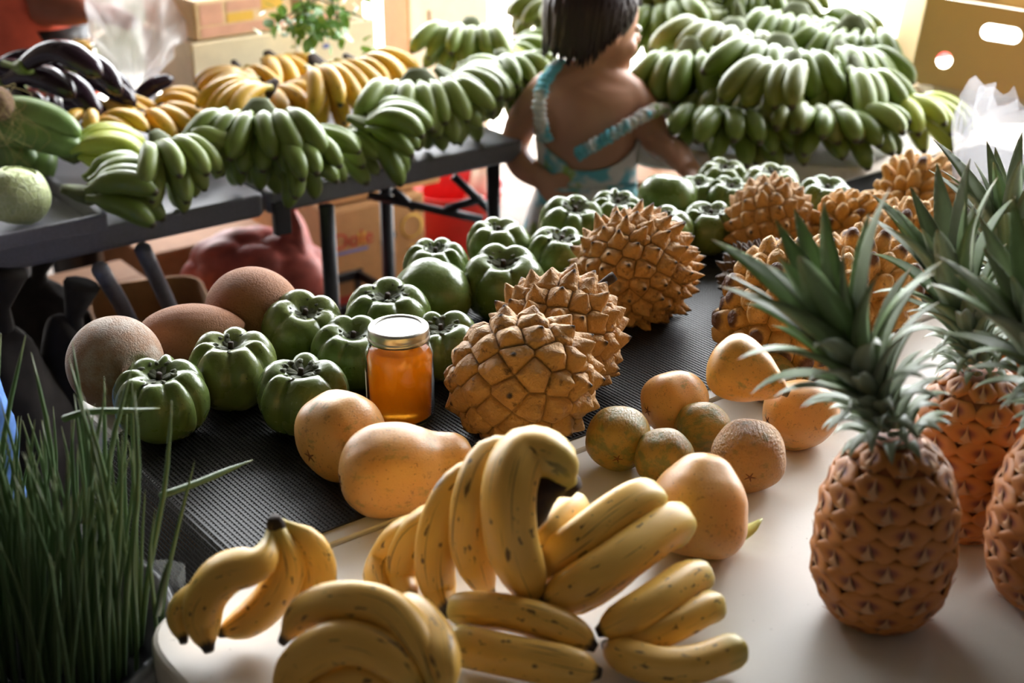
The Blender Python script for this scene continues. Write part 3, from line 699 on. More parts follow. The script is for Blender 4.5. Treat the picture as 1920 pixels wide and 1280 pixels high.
# ================================================================ green sapotes
def sapote_mesh(seed, nl, depth, flat, smoothf=0.0):
    g = np.random.default_rng(seed); nth, nph = 84, 40
    th = np.linspace(0, 2 * np.pi, nth, endpoint=False)
    edges = np.sort((np.arange(nl) + g.uniform(-0.22, 0.22, nl)) * 2 * np.pi / nl)
    ext = np.concatenate([[edges[-1] - 2 * np.pi], edges, [edges[0] + 2 * np.pi]])
    tw = (th - edges[0]) % (2 * np.pi) + edges[0]; k = np.clip(np.searchsorted(ext, tw, side='right') - 1, 0, nl)
    f = (tw - ext[k]) / (ext[k + 1] - ext[k])                       # 0..1 inside a lobe
    lobe = np.abs(np.sin(np.pi * f)) ** 0.55; wid = (ext[k + 1] - ext[k]) / (2 * np.pi / nl)
    amp = 0.75 + 0.5 * g.uniform(size=nl + 2)[k]
    V = []
    for p in np.linspace(0, np.pi, nph):
        top = max(0.0, math.cos(p)); w_ = math.sin(p) ** 0.8 * (0.28 + 0.72 * max(0, math.cos(p * 0.62)) ** 1.5) * (1 - smoothf)
        rr = math.sin(p) ** 0.86
        r = rr * (1 - depth * w_ * (1 - lobe) * amp)
        z = np.full(nth, flat * math.copysign(abs(math.cos(p)) ** 0.9, math.cos(p)))
        hump = math.exp(-((p - 0.72) / 0.32) ** 2)
        z = z + hump * (lobe - 0.6) * depth * 0.62 * amp * (1 - smoothf)
        z = z - 0.34 * math.exp(-(rr / 0.36) ** 2) * (p < 1.6) - 0.06 * math.exp(-(rr / 0.2) ** 2) * (p > 1.6) * -1
        V.append(np.stack([r * np.cos(th), r * np.sin(th), z], 1))
    V = np.concatenate(V); V[:, :2] *= 1 + 0.04 * noise3(V, 1.3, seed)[:, None]
    F = [[i * nth + j, i * nth + (j + 1) % nth, (i + 1) * nth + (j + 1) % nth, (i + 1) * nth + j][::-1] for i in range(nph - 1) for j in range(nth)]
    return mesh('body', V, F, SAP)
def calyx_mesh(seed):
    g = np.random.default_rng(seed); mb = MB()
    for k in range(5):
        a = k * 2 * math.pi / 5 + g.uniform(-.25, .25); l = g.uniform(0.24, 0.36)
        for sgn in (-1, 1):
            b = a + sgn * 0.17
            P = [(0, 0, 0), (math.cos(b) * l * 0.5, math.sin(b) * l * 0.5, 0.05), (math.cos(b) * l, math.sin(b) * l, 0.07 + g.uniform(0, .05)), (math.cos(b + sgn * .2) * l * 1.05, math.sin(b + sgn * .2) * l * 1.05, 0.13), (math.cos(b) * l * 0.85, math.sin(b) * l * 0.85, 0.16)]
            V, F, bc = sweep(catmull(P, 9), np.array([.05, .07, .085, .09, .085, .08, .07, .05, .02]), 6, flat=0.55); mb.add(V, F)
    V = np.concatenate(mb.V); return mesh('calyx', V, mb.F, CALYX)
SAPM = [sapote_mesh(s, n, d, f, sm) for s, n, d, f, sm in ((1, 8, .24, .80, 0), (2, 7, .26, .82, 0), (3, 6, .24, .80, 0), (4, 5, .28, .78, 0), (5, 6, .22, .84, 0), (6, 5, .22, .82, 0), (7, 4, .15, .86, .45))]
CALM = [calyx_mesh(s) for s in (11, 12, 13)]
V, F, _ = sweep([(0, 0, -.02), (0.005, 0, .08), (0.02, 0, .15), (.025, 0, .17)], [.075, .06, .065, .05], 8); SSTM = mesh('stem', V, F, STALKB)
SAPS = [ # px, py, half-width, mesh, rot, tilt direction (az, deg), label
 (303, 750, 90, 0, 20, (-80, 8), 'green sapote nearest the chives with many ribs and an upright stem'),
 (437, 693, 86, 1, 70, (-90, 4), 'green sapote beside the brown mamey, second from the chives'),
 (567, 742, 87, 3, 45, (-90, 4), 'green four-ribbed sapote behind the round papaya'),
 (568, 620, 79, 5, 10, (-60, 20), 'green sapote in front of the largest brown mamey, crown tilted toward jar'),
 (662, 664, 78, 4, 30, (-75, 14), 'yellowish green sapote half hidden by the honey jar'),
 (728, 597, 83, 2, 0, (-90, 10), 'green sapote with fat lobes right behind the jar lid'),
 (832, 650, 74, 3, 75, (-120, 12), 'green sapote on the far side of the jar, beside the spiky fruit'),
 (810, 556, 74, 6, 20, (80, 70), 'smooth green sapote lying on its side with its crown hidden'),
 (817, 502, 62, 1, 50, (-90, 6), 'green sapote behind the smooth one, near the fruit carton'),
 (945, 532, 80, 5, 80, (-95, 16), 'large green sapote with a deep dark crown behind the stemmed spiky fruit'),
 (935, 462, 61, 4, 15, (-100, 6), 'flat green sapote behind the large deep-crowned one'),
 (1048, 482, 66, 3, 20, (-40, 8), 'green heart-shaped sapote beside the big spiky fruit'),
 (1072, 424, 65, 2, 60, (-60, 16), 'yellow-green sapote in front of the girl\'s skirt'),
 (1155, 404, 54, 0, 30, (-70, 14), 'green sapote peeping over the big spiky fruit before the girl'),
 (1252, 372, 56, 6, 60, (60, 14), 'smooth upright green sapote beside the girl\'s skirt, tallest of the far row'),
 (1308, 368, 44, 4, 40, (-90, 10), 'green sapote squeezed behind the smooth upright one'),
 (1330, 428, 58, 3, 10, (-90, 8), 'shaded green sapote below the far row, beside the spiky fruits'),
 (1356, 340, 50, 2, 15, (-80, 8), 'farthest green sapote near the girl\'s fingertips'),
 (1366, 374, 48, 1, 35, (-60, 12), 'green sapote in the middle of the far cluster'),
 (1446, 356, 57, 5, 55, (-90, 4), 'green sapote with white glints under the white table corner'),
 (1546, 380, 56, 4, 5, (-80, 10), 'last green sapote of the far row, behind the knobbly fruits'),
 (1240, 440, 62, 5, 33, (-90, 4), 'green sapote hidden behind the dark-tipped spiky fruit'),
]
for px, py, rp, mi, rz, (taz, tdeg), label in SAPS:
    c, r = seat(px, py, rp * 1.01, 0.80, MATZ)
    ax = Vector((-math.sin(R(taz)), math.cos(R(taz)), 0))
    M = Matrix.Rotation(R(tdeg), 3, ax) @ Matrix.Rotation(R(rz), 3, 'Z')
    t = thing('green_sapote', label, 'sapote', c, M.to_euler(), 'green sapotes on the mesh mat', r)
    ob('body', SAPM[mi], t)
    ob('calyx', CALM[(mi + rz) % 3], t, loc=(0, 0, 0.47), rot=(0, 0, R(rz * 3)), scale=1.2)
    if tdeg < 60: ob('stem', SSTM, t, loc=(0, 0, 0.50), scale=1.0)
# ================================================================ mamey sapotes
def mamey(px, py, rp, stretch, az, mat, label, el=0):
    c, r = seat(px, py, rp, 0.97, T if px < 250 else MATZ)
    bm = bmesh.new(); bmesh.ops.create_icosphere(bm, subdivisions=6, radius=1.0)
    V = np.array([v.co for v in bm.verts]); F = [[v.index for v in f.verts] for f in bm.faces]; bm.free()
    V *= (1 + 0.025 * noise3(V, 1.2, int(px)))[:, None]
    d = V[:, 0]; V[:, 1:] *= (1 - 0.10 * np.clip(d, 0, 1) ** 2)[:, None]
    V[:, 0] -= 0.13 * np.exp(-((1 - d) / 0.05) ** 2) * (d > 0)          # sunken stem scar
    V[:, 0] *= stretch
    t = thing('mamey_sapote', label, 'mamey', c, (0, R(-el), R(az)), 'brown mameys on the white table corner', r)
    ob('body', mesh('body', V, F, mat), t)
    mb = MB(); V, F = lathe([(0.0, .04), (.05, .04), (.075, .02), (.08, -.03)], 14); mb.add(V, F)
    o = mb.build('stem_scar', STALKB, t); o.location = (stretch * 0.90, 0, 0); o.rotation_euler = (0, R(90), 0)
mamey(217, 682, 90, 1.10, -48, MAM1, 'dusty grey-brown mamey with a stem scar, above the table corner', 10)
mamey(362, 634, 66, 1.62, 4, MAM2, 'long brown mamey lying between the dusty one and the sapotes')
mamey(476, 578, 78, 1.18, -20, MAM2, 'round brown mamey farthest from the chives')
# ================================================================ rollinias (spiny yellow fruit)
def ico(sub):
    bm = bmesh.new(); bmesh.ops.create_icosphere(bm, subdivisions=sub, radius=1.0)
    V = np.array([v.co for v in bm.verts]); F = np.array([[v.index for v in f.verts] for f in bm.faces]); bm.free(); return V, F
ICO = {}
def rollinia_mesh(seed, sub, n, hs, stretch, mat, w=0.62, tipdark=0.5, knob=1.0, lowfront=None):
    g = np.random.default_rng(seed)
    if sub not in ICO: ICO[sub] = ico(sub)
    D, F = ICO[sub]
    i = np.arange(n) + 0.5; ph = np.arccos(1 - 2 * i / n); th = np.pi * (1 + 5 ** 0.5) * i
    S = np.stack([np.cos(th) * np.sin(ph), np.sin(th) * np.sin(ph), np.cos(ph)], 1) + g.normal(size=(n, 3)) * 0.035
    S /= np.linalg.norm(S, axis=1)[:, None]
    sp = math.sqrt(4 * math.pi / n)
    a = np.arccos(np.clip(D @ S.T, -1, 1)); o = np.argsort(a, axis=1)[:, :2]; ar = np.arange(len(D))
    a1, a2 = a[ar, o[:, 0]] / sp, a[ar, o[:, 1]] / sp; k = o[:, 0]
    hsite = hs * g.uniform(0.55, 1.25, n)
    if lowfront is not None: hsite *= np.clip(0.32 + 0.95 * (1 - S @ np.array(lowfront)), 0.25, 1.2)
    e = np.clip(a2 - a1, 0, 1); plate = 0.10 * np.tanh(e * 5.0)
    cone = np.clip(1 - a1 / w, 0, 1) ** 1.1 if knob >= 1 else np.clip((1 - a1 / w) * (2.2 - knob), 0, 1) ** 0.8
    spike = hsite[k] * cone
    tang = np.array([0, 0, 1.0]) - D * D[:, 2:3]; lean = 0.45
    P = D * (1 + plate + spike)[:, None] + tang * (spike * lean)[:, None]
    P += D * (0.02 * noise3(D, 9, seed, 2))[:, None]
    dk = (g.uniform(size=n) < tipdark).astype(float)[k] * np.clip((cone - 0.62) * 5, 0, 1)
    P[:, 2] *= stretch
    return mesh('skin', P, F, mat, vec={'rk': np.stack([dk, e, cone], 1)})
V, F, _ = sweep(catmull([(0, 0, -.1), (0, 0, .1), (0.03, .02, .25), (.08, .03, .42)], 8), np.array([.10, .10, .085, .08, .08, .085, .09, .085]), 10); RSTM = mesh('stem', V, F, STALKB)
ROLS = [ # px, py, half-width, sub, n, spike, stretch, mat, axis, w, tipdark, knob, stem, label, lowfront
 (978, 712, 126, 7, 78, .13, 1.14, ROL, (.80, -.50, .32), .36, .35, 1.0, 0, 'front spiny yellow rollinia with flat plates, beside the honey jar', (-.75, -.2, -.3)),
 (1046, 632, 116, 7, 96, .19, 1.05, ROL, (.62, .25, .70), .38, .35, 1.0, 1, 'spiny yellow rollinia with an upright brown stem behind the front one', None),
 (1190, 505, 104, 7, 120, .22, 1.06, ROL, (.85, .1, .35), .36, .8, 1.0, 0, 'spiny yellow rollinia with dark tips alone on the mat', None),
 (1442, 418, 76, 6, 90, .20, 1.08, ROL, (.3, .2, .9), .42, .35, 1.0, 0, 'orange-yellow rollinia beside the shaded sapote', None),
 (1412, 522, 56, 6, 120, .30, 1.1, ROLD, (-.4, -.2, .6), .46, .9, 1.0, 0, 'dark overripe rollinia behind the pineapple leaves', None),
 (1478, 588, 112, 7, 120, .20, 1.18, ROLY, (.5, .3, .75), .62, .3, .7, 0, 'large knobbly golden rollinia behind the front pineapple', None),
 (1602, 436, 64, 6, 100, .36, 1.15, ROLY, (.85, -.2, .45), .55, .15, .75, 1, 'knobbly golden rollinia with a thick cut stem', None),
 (1722, 372, 60, 6, 90, .46, 1.25, ROLY, (.75, .5, .35), .52, .12, .75, 0, 'farthest golden rollinia beside the plastic bag', None),
 (1700, 470, 74, 6, 80, .34, 1.1, ROLY, (.4, .3, .8), .58, .2, .75, 0, 'golden rollinia between the pineapple crowns', None),
 (1618, 540, 84, 6, 80, .34, 1.1, ROLY, (.2, .4, .85), .58, .25, .75, 0, 'golden rollinia hidden behind the front pineapple crown', None),
]
for k, (px, py, rp, sub, n, hs, st, mat, ax, w_, td, kn, stem, label, lf) in enumerate(ROLS):
    c, r = seat(px, py, rp * 0.93, 0.98, MATZ)
    M = rotm((0, 0, 1), ax).to_4x4()
    t = thing('rollinia', label, 'rollinia', c, M.to_euler(), 'spiny rollinias on the mat', r)
    ob('skin', rollinia_mesh(40 + k, sub, n, hs, st, mat, w_, td, kn, lf), t)
    if stem: ob('stem', RSTM, t, loc=(0, 0, st * 0.98))
# ================================================================ papayas
def papaya_mesh(seed, kind, mat):
    prof = {'pear': [(-1.0, 0), (-.97, .22), (-.88, .50), (-.70, .80), (-.42, .98), (-.1, 1.0), (.25, .93), (.58, .80), (.86, .62), (1.10, .46), (1.28, .34), (1.40, .22), (1.45, .1), (1.46, 0)],
            'oval': [(-1.15, 0), (-1.12, .22), (-1.02, .52), (-.82, .80), (-.5, .97), (-.1, 1.0), (.3, .95), (.65, .78), (.92, .52), (1.08, .28), (1.15, .14), (1.17, 0)],
            'round': [(-.98, 0), (-.95, .24), (-.85, .54), (-.65, .82), (-.35, .98), (0, 1.0), (.35, .95), (.65, .76), (.88, .48), (1.0, .24), (1.03, 0)],
            'gourd': [(-1.2, 0), (-1.17, .24), (-1.05, .55), (-.80, .84), (-.42, .99), (0, 1.0), (.4, .93), (.7, .80), (.95, .66), (1.2, .58), (1.42, .52), (1.62, .38), (1.71, .18), (1.73, 0)],
            'bell': [(-1.0, 0), (-.98, .3), (-.9, .62), (-.7, .88), (-.4, 1.0), (-.05, .97), (.25, .92), (.5, .80), (.68, .66), (.82, .54), (.93, .43), (1.01, .29), (1.05, .14), (1.06, 0)]}[kind]
    z, r = zip(*prof); tt = np.linspace(0, 1, len(z)); P = catmull(np.stack([r, z, np.zeros(len(z))], 1), 64)[:, :2]; P[:, 0] = np.maximum(P[:, 0], 0.0005); P[0, 0] = P[-1, 0] = 0.0005
    n = 64; th = np.linspace(0, 2 * np.pi, n, endpoint=False)
    V, F = lathe(P, n, 1 + 0.022 * np.cos(5 * th + seed) + 0.01 * np.cos(2 * th))
    V *= (1 + 0.018 * noise3(V, 2.0, seed))[:, None]
    bl = np.exp(-(V[:, 2] - V[:, 2].min()) / 0.03); V[:, 2] += 0.03 * bl
    return mesh('body', V, [f for f in F], mat)
V, F, _ = sweep([(0, 0, -.06), (0, 0, .06), (0.02, 0, .14), (.02, 0, .16)], [.16, .13, .12, .09], 10, 1 + .12 * np.cos(5 * np.linspace(0, 6.283, 10, endpoint=False))); PSTM = mesh('stem', V, F, PSTEM)
mb = MB()
for k in range(5):
    a = k * 2 * math.pi / 5; V, F, _ = sweep([(0, 0, 0), (math.cos(a) * .09, math.sin(a) * .09, .004), (math.cos(a) * .17, math.sin(a) * .17, .018)], [.035, .022, .006], 6); mb.add(V, F)
PSTARM = mesh('blossom_scar', np.concatenate(mb.V), mb.F, PSTAR)
# axis: from blossom end toward the stem end
PAPS = [ # px, py, half-width, kind, mat, axis, k(height), base, stem, label
 (640, 815, 86, 'round', PAP, (.62, .72, .15), 0.98, MATZ, 0, 'round orange papaya by the jar showing its star-shaped blossom scar'),
 (740, 881, 90, 'gourd', PAP, (.95, .30, .05), 0.98, MATZ, 0, 'large orange papaya with a thick neck lying before the honey jar'),
 (1160, 820, 62, 'round', PAPG, (.1, .95, .25), 0.98, T, 0, 'small green-mottled papaya at the edge of the mesh mat'),
 (1268, 752, 60, 'oval', PAP, (.85, .5, .05), 0.98, MATZ, 0, 'orange papaya on the mat under the topmost papaya'),
 (1246, 856, 56, 'round', PAPG, (.2, .9, .3), 0.98, T, 0, 'green-brown papaya tucked behind the pale bell-shaped one'),
 (1318, 800, 48, 'oval', PAPG, (.95, .25, .02), 0.98, T, 0, 'small wrinkled oval papaya in the middle of the heap'),
 (1388, 692, 64, 'pear', PAPY, (.86, -.30, -.34), 0.98, T + .085, 1, 'topmost yellow papaya with a stub of stem, lying on the others'),
 (1312, 950, 98, 'bell', PAPP, (.16, .45, .87), 0.95, T, 0, 'big pale bell-shaped papaya standing behind the ripe bananas'),
 (1404, 852, 70, 'round', PAPW, (.1, .97, .2), 0.98, T, 0, 'wrinkled tan papaya showing its blossom scar, beside the pale bell-shaped one'),
 (1504, 776, 66, 'oval', PAP, (.93, .32, .05), 0.98, T, 0, 'orange papaya half hidden by the front pineapple'),
 (1446, 706, 46, 'oval', PAPG, (.8, .6, .0), 0.98, T, 0, 'shaded papaya hidden behind the topmost one'),
]
for k, (px, py, rp, kind, mat, ax, kk, base, stem, label) in enumerate(PAPS):
    c, r = seat(px, py, rp * 0.98, kk, base)
    axv = Vector(ax).normalized(); M = rotm((0, 0, 1), axv)
    t = thing('papaya', label, 'papaya', c, M.to_euler(), 'papayas on the tables', r)
    me = papaya_mesh(k + 3, kind, mat); ob('body', me, t)
    zs = [v.co.z for v in me.vertices]
    if stem: ob('stem', PSTM, t, loc=(0, 0, max(zs) - 0.02))
    ob('blossom_scar', PSTARM, t, loc=(0, 0, min(zs) + 0.012), rot=(R(180), 0, 0))
# pale wedge of rind beside the bell-shaped papaya
c = at(1388, 1026, T); mb = MB()
V, F, bc = sweep(catmull([(-.03, 0, .002), (-.012, -.002, .008), (.008, .004, .014), (.022, .012, .022)], 10), np.array([.002, .007, .010, .012, .012, .011, .009, .007, .004, .001]), 8, flat=.5)
tag(ob('fruit_wedge', mesh('fruit_wedge', V, F, WEDGE), loc=c + Vector((0, 0, .004))), 'pale yellow-green wedge of fruit rind beside the bell-shaped papaya', 'fruit wedge')
# ================================================================ honey jar
jp = at(753, 783, MATZ); jr = 64.5 / ppm(jp + Vector((0, 0, .05)))
S_ = jr / 0.0405
jar = thing('honey_jar', 'glass jar of amber honey with a silver screw lid, among the fruit', 'jar', jp, None, None, S_)
outp = [(0.0, 0), (.030, 0), (.0365, .002), (.0395, .006), (.0405, .012), (.0405, .078), (.0395, .088), (.0362, .096), (.0342, .100), (.0335, .104), (.0335, .118), (.0325, .119)]
inn = [(.0305, .118), (.0308, .100), (.0335, .094), (.0372, .086), (.0380, .078), (.0380, .012), (.0365, .007), (.028, .005), (0.0, .005)]
pr = outp + inn; V, F = lathe(pr, 48); ob('glass', mesh('glass', V, F, GLASS), jar)
hp = [(0.0, .0052), (.028, .0052), (.0364, .0072), (.0379, .0122), (.0379, .078), (.0371, .0858), (.034, .0922), (.0325, .0945), (0.0, .0945)]
V, F = lathe(hp, 48); ob('honey', mesh('honey', V, F, HONEY), jar)
th = np.linspace(0, 2 * np.pi, 120, endpoint=False)
bandp = [(.0350, .1035), (.0362, .1040), (.0364, .1085), (.0355, .1092), (.0357, .1100), (.0357, .1170), (.0350, .1190), (.0330, .1200), (.0285, .1200), (.0280, .1192)]
V, F = lathe(bandp, 120); kn = (np.arange(len(V)) // 120 >= 5) & (np.arange(len(V)) // 120 <= 5); 
V[:, :2] *= np.where((np.abs(V[:, 2] - .117) < .0025) & (np.arange(len(V)) % 2 == 0), 0.992, 1.0)[:, None]
ob('lid_band', mesh('lid_band', V, F, METAL), jar)
V, F = lathe([(0.0, .1196), (.020, .1196), (.0235, .1188), (.0285, .1190), (.0290, .1180)], 64); ob('lid', mesh('lid', V, F, METAL), jar)
a = np.linspace(R(158), R(200), 10); V = [(math.cos(x) * .0408, math.sin(x) * .0408, z) for z in (.028, .066) for x in a]
ob('label', mesh('label', V, [[i, i + 1, i + 11, i + 10] for i in range(9)], PAPER), jar)
# ================================================================ pineapples
def eye_mesh():
    n = 12; th = np.linspace(0, 2 * np.pi, n, endpoint=False) + math.pi / 6
    hexr = 1.0 / np.maximum(np.abs(np.cos((th % (math.pi / 3)) - math.pi / 6)), 0.87) * 0.93
    V = []; A = []; F = []
    rings = [(1.0, -0.12), (0.97, 0.10), (0.84, 0.32), (0.60, 0.43), (0.34, 0.40), (0.14, 0.30)]
    for r, z in rings:
        rr = hexr if r > 0.7 else np.ones(n)
        V.append(np.stack([r * rr * np.cos(th), r * rr * np.sin(th) * 1.0, np.full(n, z)], 1)); A += [(r, 0, 0)] * n
    V.append(np.array([[0, 0, 0.34]])); A.append((0, 0, 0))
    for i in range(len(rings) - 1):
        for j in range(n): F.append([i * n + j, i * n + (j + 1) % n, (i + 1) * n + (j + 1) % n, (i + 1) * n + j])
    c = len(rings) * n
    for j in range(n): F.append([(len(rings) - 1) * n + j, (len(rings) - 1) * n + (j + 1) % n, c])
    mi = [0] * len(F); V = np.concatenate(V)
    # papery bract: from the lower rim (-Y) up over the eye to a spine
    b0 = len(V); rows = [(-0.98, .50, .10), (-0.62, .34, .40), (-0.3, .17, .47), (.0, .08, .50), (.35, .04, .60), (.72, .004, .74)]
    bv = []
    for y, hw, z in rows: bv += [(-hw, y, z - .02), (0, y, z + .06), (hw, y, z - .02), (0, y, z - .03)]
    for i in range(len(rows) - 1):
        for j in range(4): F.append([b0 + i * 4 + j, b0 + i * 4 + (j + 1) % 4, b0 + i * 4 + 4 + (j + 1) % 4, b0 + i * 4 + 4 + j]); mi.append(1)
    V = np.vstack([V, bv]); A += [(0.8, 1, 0)] * len(bv)
    return mesh('eye', V, F, [EYE, BRACT], True, mi, vec={'ey': A})
EYEM = eye_mesh()
def leaf_mesh(bend, mat, w=0.092):
    k = 14; a = R(88) - np.linspace(0, 1, k) ** 1.6 * R(bend); d = np.stack([np.cos(a), np.sin(a)], 1)
    P = np.vstack([[0, 0], np.cumsum(d[:-1], axis=0)]) / (k - 1); t = np.linspace(0, 1, k)
    hw = w * np.interp(t, [0, .12, .35, .7, .9, 1], [.75, 1.0, .95, .6, .26, .02])
    V = []; bc = []
    for i in range(k):
        nx, nz = -d[i][1], d[i][0]                                    # inner normal (toward the axis)
        x, z = P[i]; g = hw[i] * 0.45
        V += [(x + nx * g, -hw[i], z + nz * g), (x, 0, z), (x + nx * g, hw[i], z + nz * g), (x - nx * .012 * (1 - t[i]), 0, z - nz * .012 * (1 - t[i]) )]
        bc += [(0, 0, t[i]), (.5, 0, t[i]), (1, 0, t[i]), (.5, .2, t[i])]
    F = [[i * 4 + j, i * 4 + (j + 1) % 4, i * 4 + 4 + (j + 1) % 4, i * 4 + 4 + j] for i in range(k - 1) for j in range(4)]
    return mesh('leaf', V, F, mat, vec={'bc': bc})
LEAFM = {(b, g): leaf_mesh(b, m) for b in (12, 30, 55, 85, 115) for g, m in ((0, PLEAF), (1, PLEAFG))}
def pineapple(px, py, Hb, Rb, label, crown_h, lean, seed, rows=12, per=9, yaw=0, tilt=0):
    g = random.Random(seed); c = at(px, py, T + 0.001)
    t = thing('pineapple', label, 'pineapple', c, (0, 0, R(yaw)), 'pineapples standing on the front table')
    zz = np.linspace(0, 1, 30)
    prof = lambda u: Rb * np.interp(u, [0, .03, .10, .25, .45, .65, .82, .93, 1.0], [.52, .66, .84, .98, 1.0, .95, .82, .62, .36])
    P = [(0.0005, 0.002)] + [(prof(u) * 0.93, u * Hb) for u in zz] + [(0.0005, Hb)]
    V, F = lathe(P, 32); ob('body', mesh('body', V, F, PCORE), t)
    for k in range(rows):
        u = (k + 0.55) / rows; r = float(prof(u)); s = Hb / rows * 0.68
        for j in range(per):
            a = (j + 0.5 * (k % 2) + 0.13 * k) * 2 * math.pi / per
            du = 0.02; sl = float(prof(min(1, u + du)) - prof(max(0, u - du))) / (2 * du * Hb)
            nrm = Vector((math.cos(a), math.sin(a), -sl)).normalized()
            upv = Vector((math.cos(a) * sl, math.sin(a) * sl, 1)).normalized(); sd = upv.cross(nrm)
            sx = 2 * math.pi * r / per / 2 * 1.06
            M = Matrix((sd * sx, upv * s * 1.02, nrm * s * 0.62)).transposed().to_4x4()
            M.translation = Vector((math.cos(a) * r * 0.95, math.sin(a) * r * 0.95, u * Hb))
            ob('eye', EYEM, t, mat4=M)
    n = 78
    for k in range(n):
        f = k / (n - 1)                                              # 0 lowest/outer .. 1 innermost
        a = k * R(137.5) + g.uniform(-.15, .15)
        zb = Hb * 0.985 + f * crown_h * 0.42; L = crown_h * np.interp(f, [0, .25, .5, .75, .9, 1], [.22, .26, .36, .66, .88, .66]) * g.uniform(.9, 1.1)
        b = [115, 85, 55, 30, 12][min(4, int(np.interp(f, [0, .22, .5, .75, .92, 1], [0, .6, 1.6, 2.6, 3.5, 4.4]) + g.uniform(-.3, .5)))]
        out = R(np.interp(f, [0, .3, .7, 1], [34, 30, 24, 6]) + g.uniform(-5, 5))
        r0 = Rb * np.interp(f, [0, .4, 1], [.26, .20, .06])
        ln = f * crown_h * 0.42
        M = Matrix.Translation((0, 0, Hb)) @ Matrix.Rotation(R(tilt), 4, 'Y') @ Matrix.Translation((0, 0, -Hb)) @ Matrix.Translation((math.cos(a) * r0 + lean[0] * ln, math.sin(a) * r0 + lean[1] * ln, zb)) @ Matrix.Rotation(math.atan(lean[0]) * f, 4, 'Y') @ Matrix.Rotation(a, 4, 'Z') @ Matrix.Rotation(out, 4, 'Y') @ Matrix.Diagonal((L, max(L, crown_h * .42) * 1.05, L, 1))
        ob('leaf', LEAFM[b, 1 if (f > .6 and g.random() < .45) else 0], t, mat4=M)
    return t
pineapple(1642, 1146, .178, .0625, 'front pineapple standing whole on the white table', .195, (-.24, .05), 3, 10, 8, 10, -17)
pineapple(1800, 985, .172, .062, 'pineapple standing right behind the front one', .17, (-.20, 0), 5, 10, 8, 0, -12)
pineapple(1962, 1120, .175, .062, 'pineapple cut off by the edge of the picture', .18, (-.18, .1), 8, 10, 8, 15, -18)
pineapple(1872, 850, .165, .058, 'rearmost pineapple with tall leaves before the plastic bag', .17, (-.12, 0), 11, 10, 8, 0, -8)
# ================================================================ chives in a pot
cc = Vector((-0.475, 1.10, 0)); chz = 0.70
ch = thing('chive_bunch', 'thick bunch of green chives standing in a dark pot', 'chives', (cc.x, cc.y, 0))
pot = lathe([(0.001, .30), (.125, .30), (.135, .32), (.150, .68), (.156, .70), (.160, .715), (.152, .715), (.146, .69), (.001, .66)], 40)
ob('pot', mesh('pot', pot[0], pot[1], BLACKP), ch)
st_ = lathe([(0.001, 0), (.15, 0), (.15, .02), (.11, .04), (.11, .28), (.14, .30), (.001, .30)], 32); ob('stand', mesh('stand', st_[0], st_[1], BLACKP), ch)
gg = random.Random(5); BL = []
for k in range(10):
    b = gg.uniform(.02, .16); w_ = gg.choice((-1, 1)) * gg.uniform(0, .05)
    P = catmull([(0, 0, 0), (b * .15, w_ * .3, .35), (b * .5, w_, .7), (b, w_ * .6, 1.0)], 9)
    V, F, bc = sweep(P, .0027 / .24 * np.interp(np.linspace(0, 1, 9), [0, .5, .85, 1], [1, .95, .6, .08]), 5); BL.append(mesh('blade', V, F, CHIVE, vec={'bc': bc}))
for k in range(285):
    a = gg.uniform(0, 6.283); r = math.sqrt(gg.random()); x, y = math.cos(a) * r * .142, math.sin(a) * r * .11
    h = gg.gauss(.215, .022) * (1.0 - .06 * r) + (gg.random() < .17) * gg.uniform(.03, .11)
    M = Matrix.Translation((x, y, .67)) @ Matrix.Rotation(gg.uniform(-.05, .05) + x * .35 + .06, 4, 'Y') @ Matrix.Rotation(gg.uniform(-.06, .06) - y * .5, 4, 'X') @ Matrix.Rotation(gg.uniform(0, 6.28), 4, 'Z') @ Matrix.Scale(h, 4)
    ob('blade', BL[k % 10], ch, mat4=M)
for pts in ([(300, 930, .10), (370, 905, .10), (430, 880, .10), (474, 862, .10)], [(295, 1150, .02), (306, 1090, .08), (320, 1040, .12)], [(120, 785, .16), (165, 772, .17), (240, 770, .17), (300, 765, .16)]):
    P = [at(x, y, T + h) - Vector((cc.x, cc.y, 0)) for x, y, h in pts]
    V, F, bc = sweep(catmull(P, 10), .0034 * np.interp(np.linspace(0, 1, 10), [0, .6, 1], [1, .9, .1]), 6); ob('blade', mesh('blade', V, F, CHIVE, vec={'bc': bc}), ch)
# crumpled clear wrapper around the pot
n = 60; V = []; 
for i, (r, z) in enumerate([(.150, .60), (.156, .63), (.160, .66), (.164, .69), (.166, .72)]):
    th = np.linspace(0, 2 * np.pi, n, endpoint=False); rr = r + .010 * np.sin(th * 13 + i) * np.sin(th * 5 + 2 * i) + .004 * np.sin(th * 29)
    V.append(np.stack([rr * np.cos(th), rr * np.sin(th), z + .012 * np.sin(th * 7 + i)], 1))
F = [[i * n + j, i * n + (j + 1) % n, (i + 1) * n + (j + 1) % n, (i + 1) * n + j] for i in range(4) for j in range(n)]
ob('plastic_wrapper', mesh('plastic_wrapper', np.concatenate(V), F, BAGC), ch)
